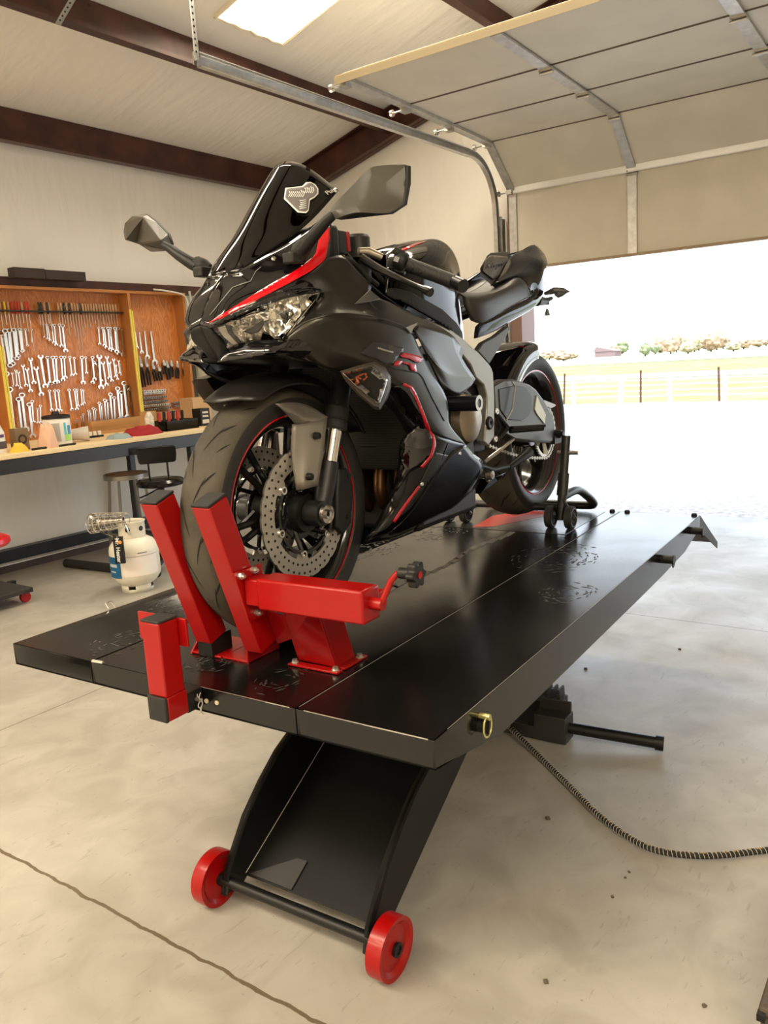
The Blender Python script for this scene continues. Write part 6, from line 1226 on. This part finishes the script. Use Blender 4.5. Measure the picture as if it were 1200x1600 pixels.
# ---- handlebars and controls
for s in (1, -1):
    def Qs(pts): return [V((q.x, q.y*s, q.z)) for q in pts]
    g0, g1, g2 = Qs(PX((633, 412, .21), (708, 440, .315), (724, 447, .352)))
    m = MB(); m.tube([g0.lerp(g1, -.25), g0, g0.lerp(g1, .05), g1.lerp(g0, .04), g1], [.011, .012, .0178, .0172, .0195], 20); hb = part('handlebar', m, mat('ribbed rubber grip', (.014, .014, .014), .5, bump=.5, bscale=9, stretch=(40, 1, 1)), bike)
    m = MB(); m.cyl(g1.lerp(g2, .02), g2, .0165, n=24); part('bar_end', m, mat('bar end black', (.01, .01, .012), .25), hb)
    sw0 = g0.lerp(g1, -.22); m = MB(); d = (g1-g0).normalized(); m.tube([sw0, sw0+d*.01, g0-d*.004, g0+d*.004], [.019, .026, .027, .022], 16); m.beam(sw0+V((0, 0, .022)), g0+V((0, 0, .020)), .03, .018); m.beam(sw0+V((.0, 0, -.02)), g0+V((0, 0, -.018)), .028, .018); sb = part('switch_housing', m, BLK, hb, bevel=.003)
    m = MB(); c = (sw0+g0)/2+V((-.025, -.0*s, .006)); m.beam(c, c+d*.012, .008, .012); part('switch_button', m, mat('grey switch', (.3, .3, .3), .5), hb)
    lv = Qs(cat(PX((563, 402, .155), (592, 420, .19), (625, 436, .235), (650, 447, .28), (673, 457, .325)), 14)); m = MB(); m.tube(lv, [.011, .011, .0105, .010, .0095, .009, .0085, .008, .0075, .0072, .007, .007, .0075, .0105, .011], 10); part('lever', m, mat('satin black lever', (.012, .012, .012), .25), hb)
    m = MB(); p = Qs(PX((560, 393, .145), (575, 393, .16), (597, 402, .185))); m.tube(p, [.009, .011, .009], 12); part('lever_perch', m, mat('cast perch', (.3, .27, .21), .35, metal=.8), hb)
    m = MB(); c = fk(.104*s, .56); m.cyl(c-ux*.02, c+ux*.05, .032, n=24); m.lathe([(0, .0), (.012, 0), (.014, .006), (.02, .006), (.022, .0)], c+ux*.05, ux, n=24); part('fork_cap', m, BLK, bike)
m = MB(); m.bb(.58, .66, -.11, .11, .845, .87); part('top_yoke', m, mat('dark yoke', (.02, .02, .02), .4), bike, bevel=.008)
c_ = A(558, 385, .05); m = MB(); m.lathe([(0, .03), (.028, .028), (.034, .02), (.034, -.03)], c_, (0, 0, 1), n=28); part('ignition_cap', m, mat('dark cap', (.02, .02, .018), .35), bike)
m = MB(); m.bb(.46, .50, -.13, .13, .88, .965); part('instrument_cluster', m, BLK, bike, bevel=.012)
p = A(524, 378, .10); m = MB(); m.bb(p.x-.015, p.x+.02, p.y-.02, p.y+.02, p.z-.03, p.z+.025); part('fluid_reservoir', m, BLK, bike, bevel=.005); m = MB(); m.bb(p.x+.022, p.x+.034, p.y-.02, p.y+.01, p.z-.022, p.z+.024); part('red_clip', m, RED, bike, bevel=.002)
for a_, b_, c2 in (((540, 395, .10), (560, 420, .13), (590, 445, .13)), ((530, 400, .12), (555, 412, .14), (578, 440, .15)), ((570, 400, .08), (590, 430, .10), (610, 450, .12))): m = MB(); m.tube(cat(PX(a_, b_, c2), 10), .006, 8); part('cable', m, RUB, bike)
# dash cover between fairing and tank (dark)
m = MB(); m.loft([PX((520, 405, .12), (560, 428, .15), (600, 462, .15), (650, 495, .16)), [V((.48, 0, .90)), V((.60, 0, .80)), V((.70, 0, .82)), V((.80, 0, .85))]], 12, 5); shell('inner_cockpit_panel', m, BLK)
# ---- pegs, levers, side stand
m = MB(); m.cyl(A(797, 672, .16), A(848, 668, .235), .011, n=14); m.beam(A(800, 668, .17), A(850, 665, .238), .02, .008); part('foot_peg', m, BLK, bike)
m = MB(); m.tube(PX((775, 645, .14), (793, 668, .15), (775, 690, .14)), [.009, .011, .009], 10); m.prism(PX(*[(x, y, .142) for x, y in ((772, 640), (779, 640), (800, 668), (795, 674), (776, 692), (771, 690), (783, 668))]), (0, .008, 0)); part('peg_hanger', m, mat('dark hanger', (.02, .02, .02), .35, metal=.4), bike, bevel=.002)
for x, y in ((776, 643), (774, 686)): m = MB(); m.lathe([(.003, .004), (.009, .004), (.011, 0)], A(x, y, .146), (0, -1, 0), n=16); part('hanger_bolt', m, STEEL, bike)
m = MB(); m.tube(PX((757, 722, .13), (778, 706, .15), (802, 686, .17)), .006, 10); part('shift_rod', m, STEEL, bike)
m = MB(); m.tube(PX((748, 728, .13), (770, 735, .14), (800, 728, .15)), .010, 10); m.tube(PX((795, 730, .15), (815, 715, .16), (826, 706, .16)), [.010, .014, .019], 12); part('side_stand', m, BLK, bike)
m = MB(); m.tube(PX((756, 735, .12), (762, 750, .13), (768, 740, .13)), .008, 10); m.lathe([(0, .02), (.014, .018), (.018, 0)], A(762, 742, .13), (0, -1, 0), n=14); part('shift_linkage', m, mat('linkage steel', (.3, .28, .25), .35, metal=.8), bike)
m = MB(); m.prism(PX((755, 768, .10), (768, 748, .12), (792, 738, .12), (782, 748, .11), (750, 772, .09)), (0, .05, 0)); part('rear_belly_fin', m, GLOSS, bike, bevel=.002)
m = MB(); m.tube(PX((800, 596, .145), (805, 604, .148), (800, 640, .15), (791, 657, .15)), .0028, 8); part('brake_line', m, mat('braided line', (.4, .36, .28), .4, metal=.6), bike)
m = MB(); m.tube(cat([(.95, .06, .235), (1.15, .10, .23), (1.25, .12, .23), (1.42, .13, .25)], 14), [.03]*7+[.045]*8, 16); part('silencer', m, mat('dull exhaust can', (.15, .13, .11), .4, metal=.7), bike)
m = MB(); m.cyl((1.15, .0, .55), (1.30, 0, .38), .035, n=16); part('rear_shock', m, BLK, bike)
m = MB(); m.bb(1.12, 1.26, -.115, .115, .34, .60); part('pivot_block', m, BLK, bike, bevel=.01)
# ------------------------------------------------------------------ camera and view
cd = bpy.data.cameras.new('camera'); co = bpy.data.objects.new('camera', cd); COL.objects.link(co); S.camera = co
cd.sensor_fit = 'HORIZONTAL'; cd.sensor_width = 36; cd.lens = 36*F/1200; cd.clip_start = .05; cd.clip_end = 1500
co.matrix_world = Matrix.Translation(CAM) @ Matrix((CR, -CD, -CF)).transposed().to_4x4()
S.view_settings.view_transform = 'Standard'; S.view_settings.look = 'None'; S.view_settings.exposure = EXPO; S.view_settings.gamma = 1
S.view_settings.use_curve_mapping = False
S.cycles.use_denoising = True; S.cycles.max_bounces = 10; S.cycles.diffuse_bounces = 5; S.cycles.glossy_bounces = 4; S.cycles.transmission_bounces = 8; S.cycles.transparent_max_bounces = 12; S.cycles.sample_clamp_indirect = 8
